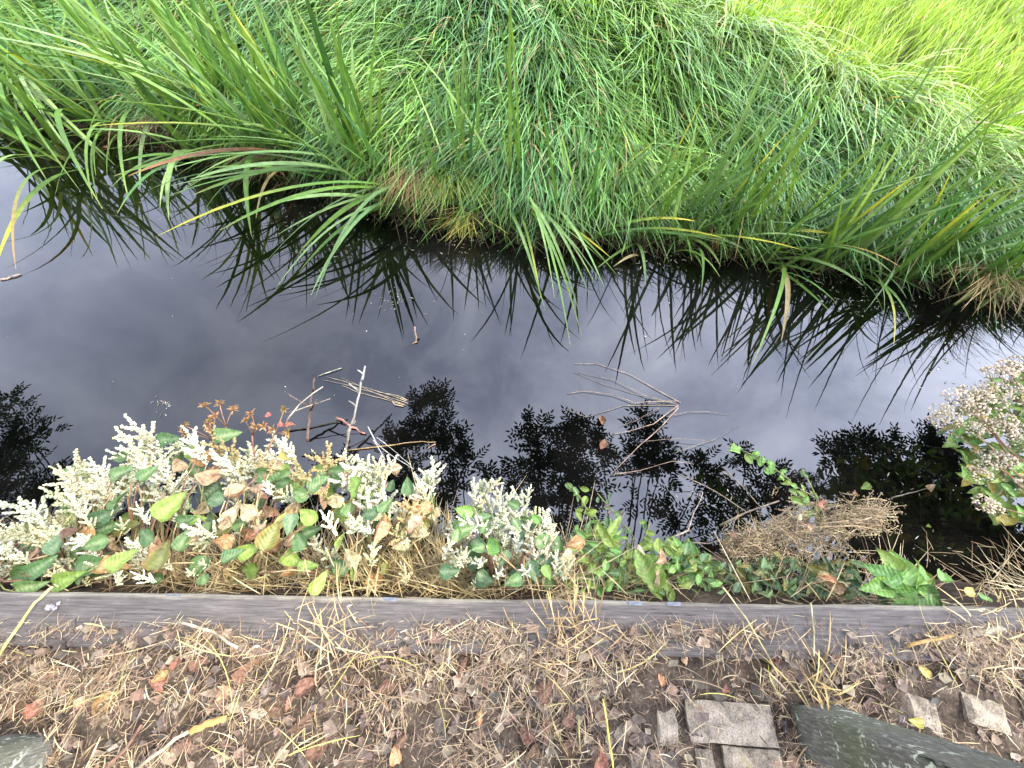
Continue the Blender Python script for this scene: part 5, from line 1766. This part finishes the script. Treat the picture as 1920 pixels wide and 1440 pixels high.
ground_stick([(1700, 1212), (1740, 1200), (1790, 1192)], 0.004, (0.42, 0.24, 0.09), 'orange-brown dry stem near the thick pale twig', 0.02)
ground_stick([(1520, 1130), (1525, 1180), (1526, 1230)], 0.002, (0.5, 0.42, 0.24), 'straight pale straw lying down across the beam', 0.012)

# pebbles and chips on the beam
for (px, py, r_, c, lab) in [(100, 1136, 0.018, (0.42, 0.42, 0.44), 'pale grey feathery tuft on the beam at the left'), (655, 1136, 0.005, (0.6, 0.58, 0.54), 'tiny white chip on the left half of the beam'),
                             (664, 1158, 0.005, (0.6, 0.58, 0.54), 'tiny white chip below the other chip on the beam'), (482, 1212, 0.006, (0.62, 0.58, 0.5), 'small white snail shell in the straw')]:
    p = W(px, py, 0.004 if py < 1180 else 0.03)
    mb = MB()
    for k in range(14):
        mb.blob(Vector((rnd.gauss(0, r_ * 0.45), rnd.gauss(0, r_ * 0.3), abs(rnd.gauss(0, r_ * 0.2)))), r_ * rnd.uniform(0.25, 0.5), rgb(c, 0.25), 0.7)
    tag(link('pale_chip', mb.mesh('pale_chip', M_FLOWER), None, p), lab, 'chip')

# ------------------------------------------------------------------ specks floating on the water
def specks():
    mb = MB()
    for k in range(60):
        x, y = rnd.uniform(-50, 1960), rnd.gauss(640, 130)
        if y < 300 or y > 1060:
            continue
        p = W(x, y, WATER + 0.0025)
        r_ = abs(rnd.gauss(0, 0.0022)) + 0.0008
        c = rgb(rnd.choice([(0.5, 0.5, 0.46), (0.35, 0.33, 0.25), (0.25, 0.28, 0.12)]), 0.3)
        n = rnd.choice([4, 5, 6])
        a0 = rnd.uniform(0, 6)
        mb.add([p + Vector((math.cos(a0 + 6.283 * i / n) * r_ * rnd.uniform(0.6, 1.5), math.sin(a0 + 6.283 * i / n) * r_ * rnd.uniform(0.5, 1.1), 0)) for i in range(n)], [tuple(range(n))], c)
    # drifted seeds and bits gathered in loose rafts
    for (cx, cy, sx, sy, n) in [(1800, 660, 45, 30, 70), (1260, 480, 60, 14, 90), (1520, 520, 50, 12, 80), (740, 560, 20, 14, 30), (400, 400, 60, 25, 50), (860, 450, 60, 14, 90), (1640, 560, 60, 14, 80), (1330, 920, 40, 20, 20),
                                (300, 760, 10, 12, 16), (250, 300, 90, 22, 90), (1730, 1030, 60, 30, 16), (1690, 915, 40, 20, 8), (590, 420, 60, 30, 50)]:
        for k in range(n):
            p = W(rnd.gauss(cx, sx), rnd.gauss(cy, sy), WATER + 0.0025)
            if p.y > float(bank_y(p.x)):
                continue
            an = rnd.uniform(0, 6.28)
            d = Vector((math.cos(an), math.sin(an), 0))
            ln, w_ = rnd.uniform(0.004, 0.018), rnd.uniform(0.0012, 0.003)
            s = Vector((-d.y, d.x, 0)) * w_
            c = rgb(rnd.choice([(0.4, 0.37, 0.3), (0.25, 0.2, 0.13), (0.16, 0.17, 0.08)]), 0.4)
            mb.add([p - d * ln - s * 0.4, p - d * ln * 0.2 - s, p + d * ln, p + s], [(0, 1, 2, 3)], c)
    tag(link('floating_specks', mb.mesh('floating_specks', M_STRAW, False)), 'pale specks and seeds drifting on the water', 'debris', kind='stuff')

specks()

FW = [(1128, 785, 100, 24, 'rust', 'rust leaf caught on the upper end of the forked floating branch'), (1133, 832, 60, 28, 'rust', 'rust leaf on the lower left of the forked floating branch'),
      (1607, 918, 90, 28, 'rust', 'rust leaf floating on the dark reflection'), (1625, 912, 20, 26, 'lime', 'small green leaf beside the floating rust leaf'), (1750, 913, 20, 26, 'tan', 'tan leaf at the tip of the floating twig'),
      (198, 272, 60, 26, 'rust', 'crumpled rust leaf in the dark water at the upper left'), (1742, 986, 10, 12, 'lime', 'tiny round green leaf floating on black water')]
for (px, py, a, ln, c, lab) in FW:
    o = leaf_at(None, px, py, a, ln, WATER + 0.012, c, 'curled', Vector((0, 0, 1)), 'floating_leaf')
    tag(o, lab, 'leaf')
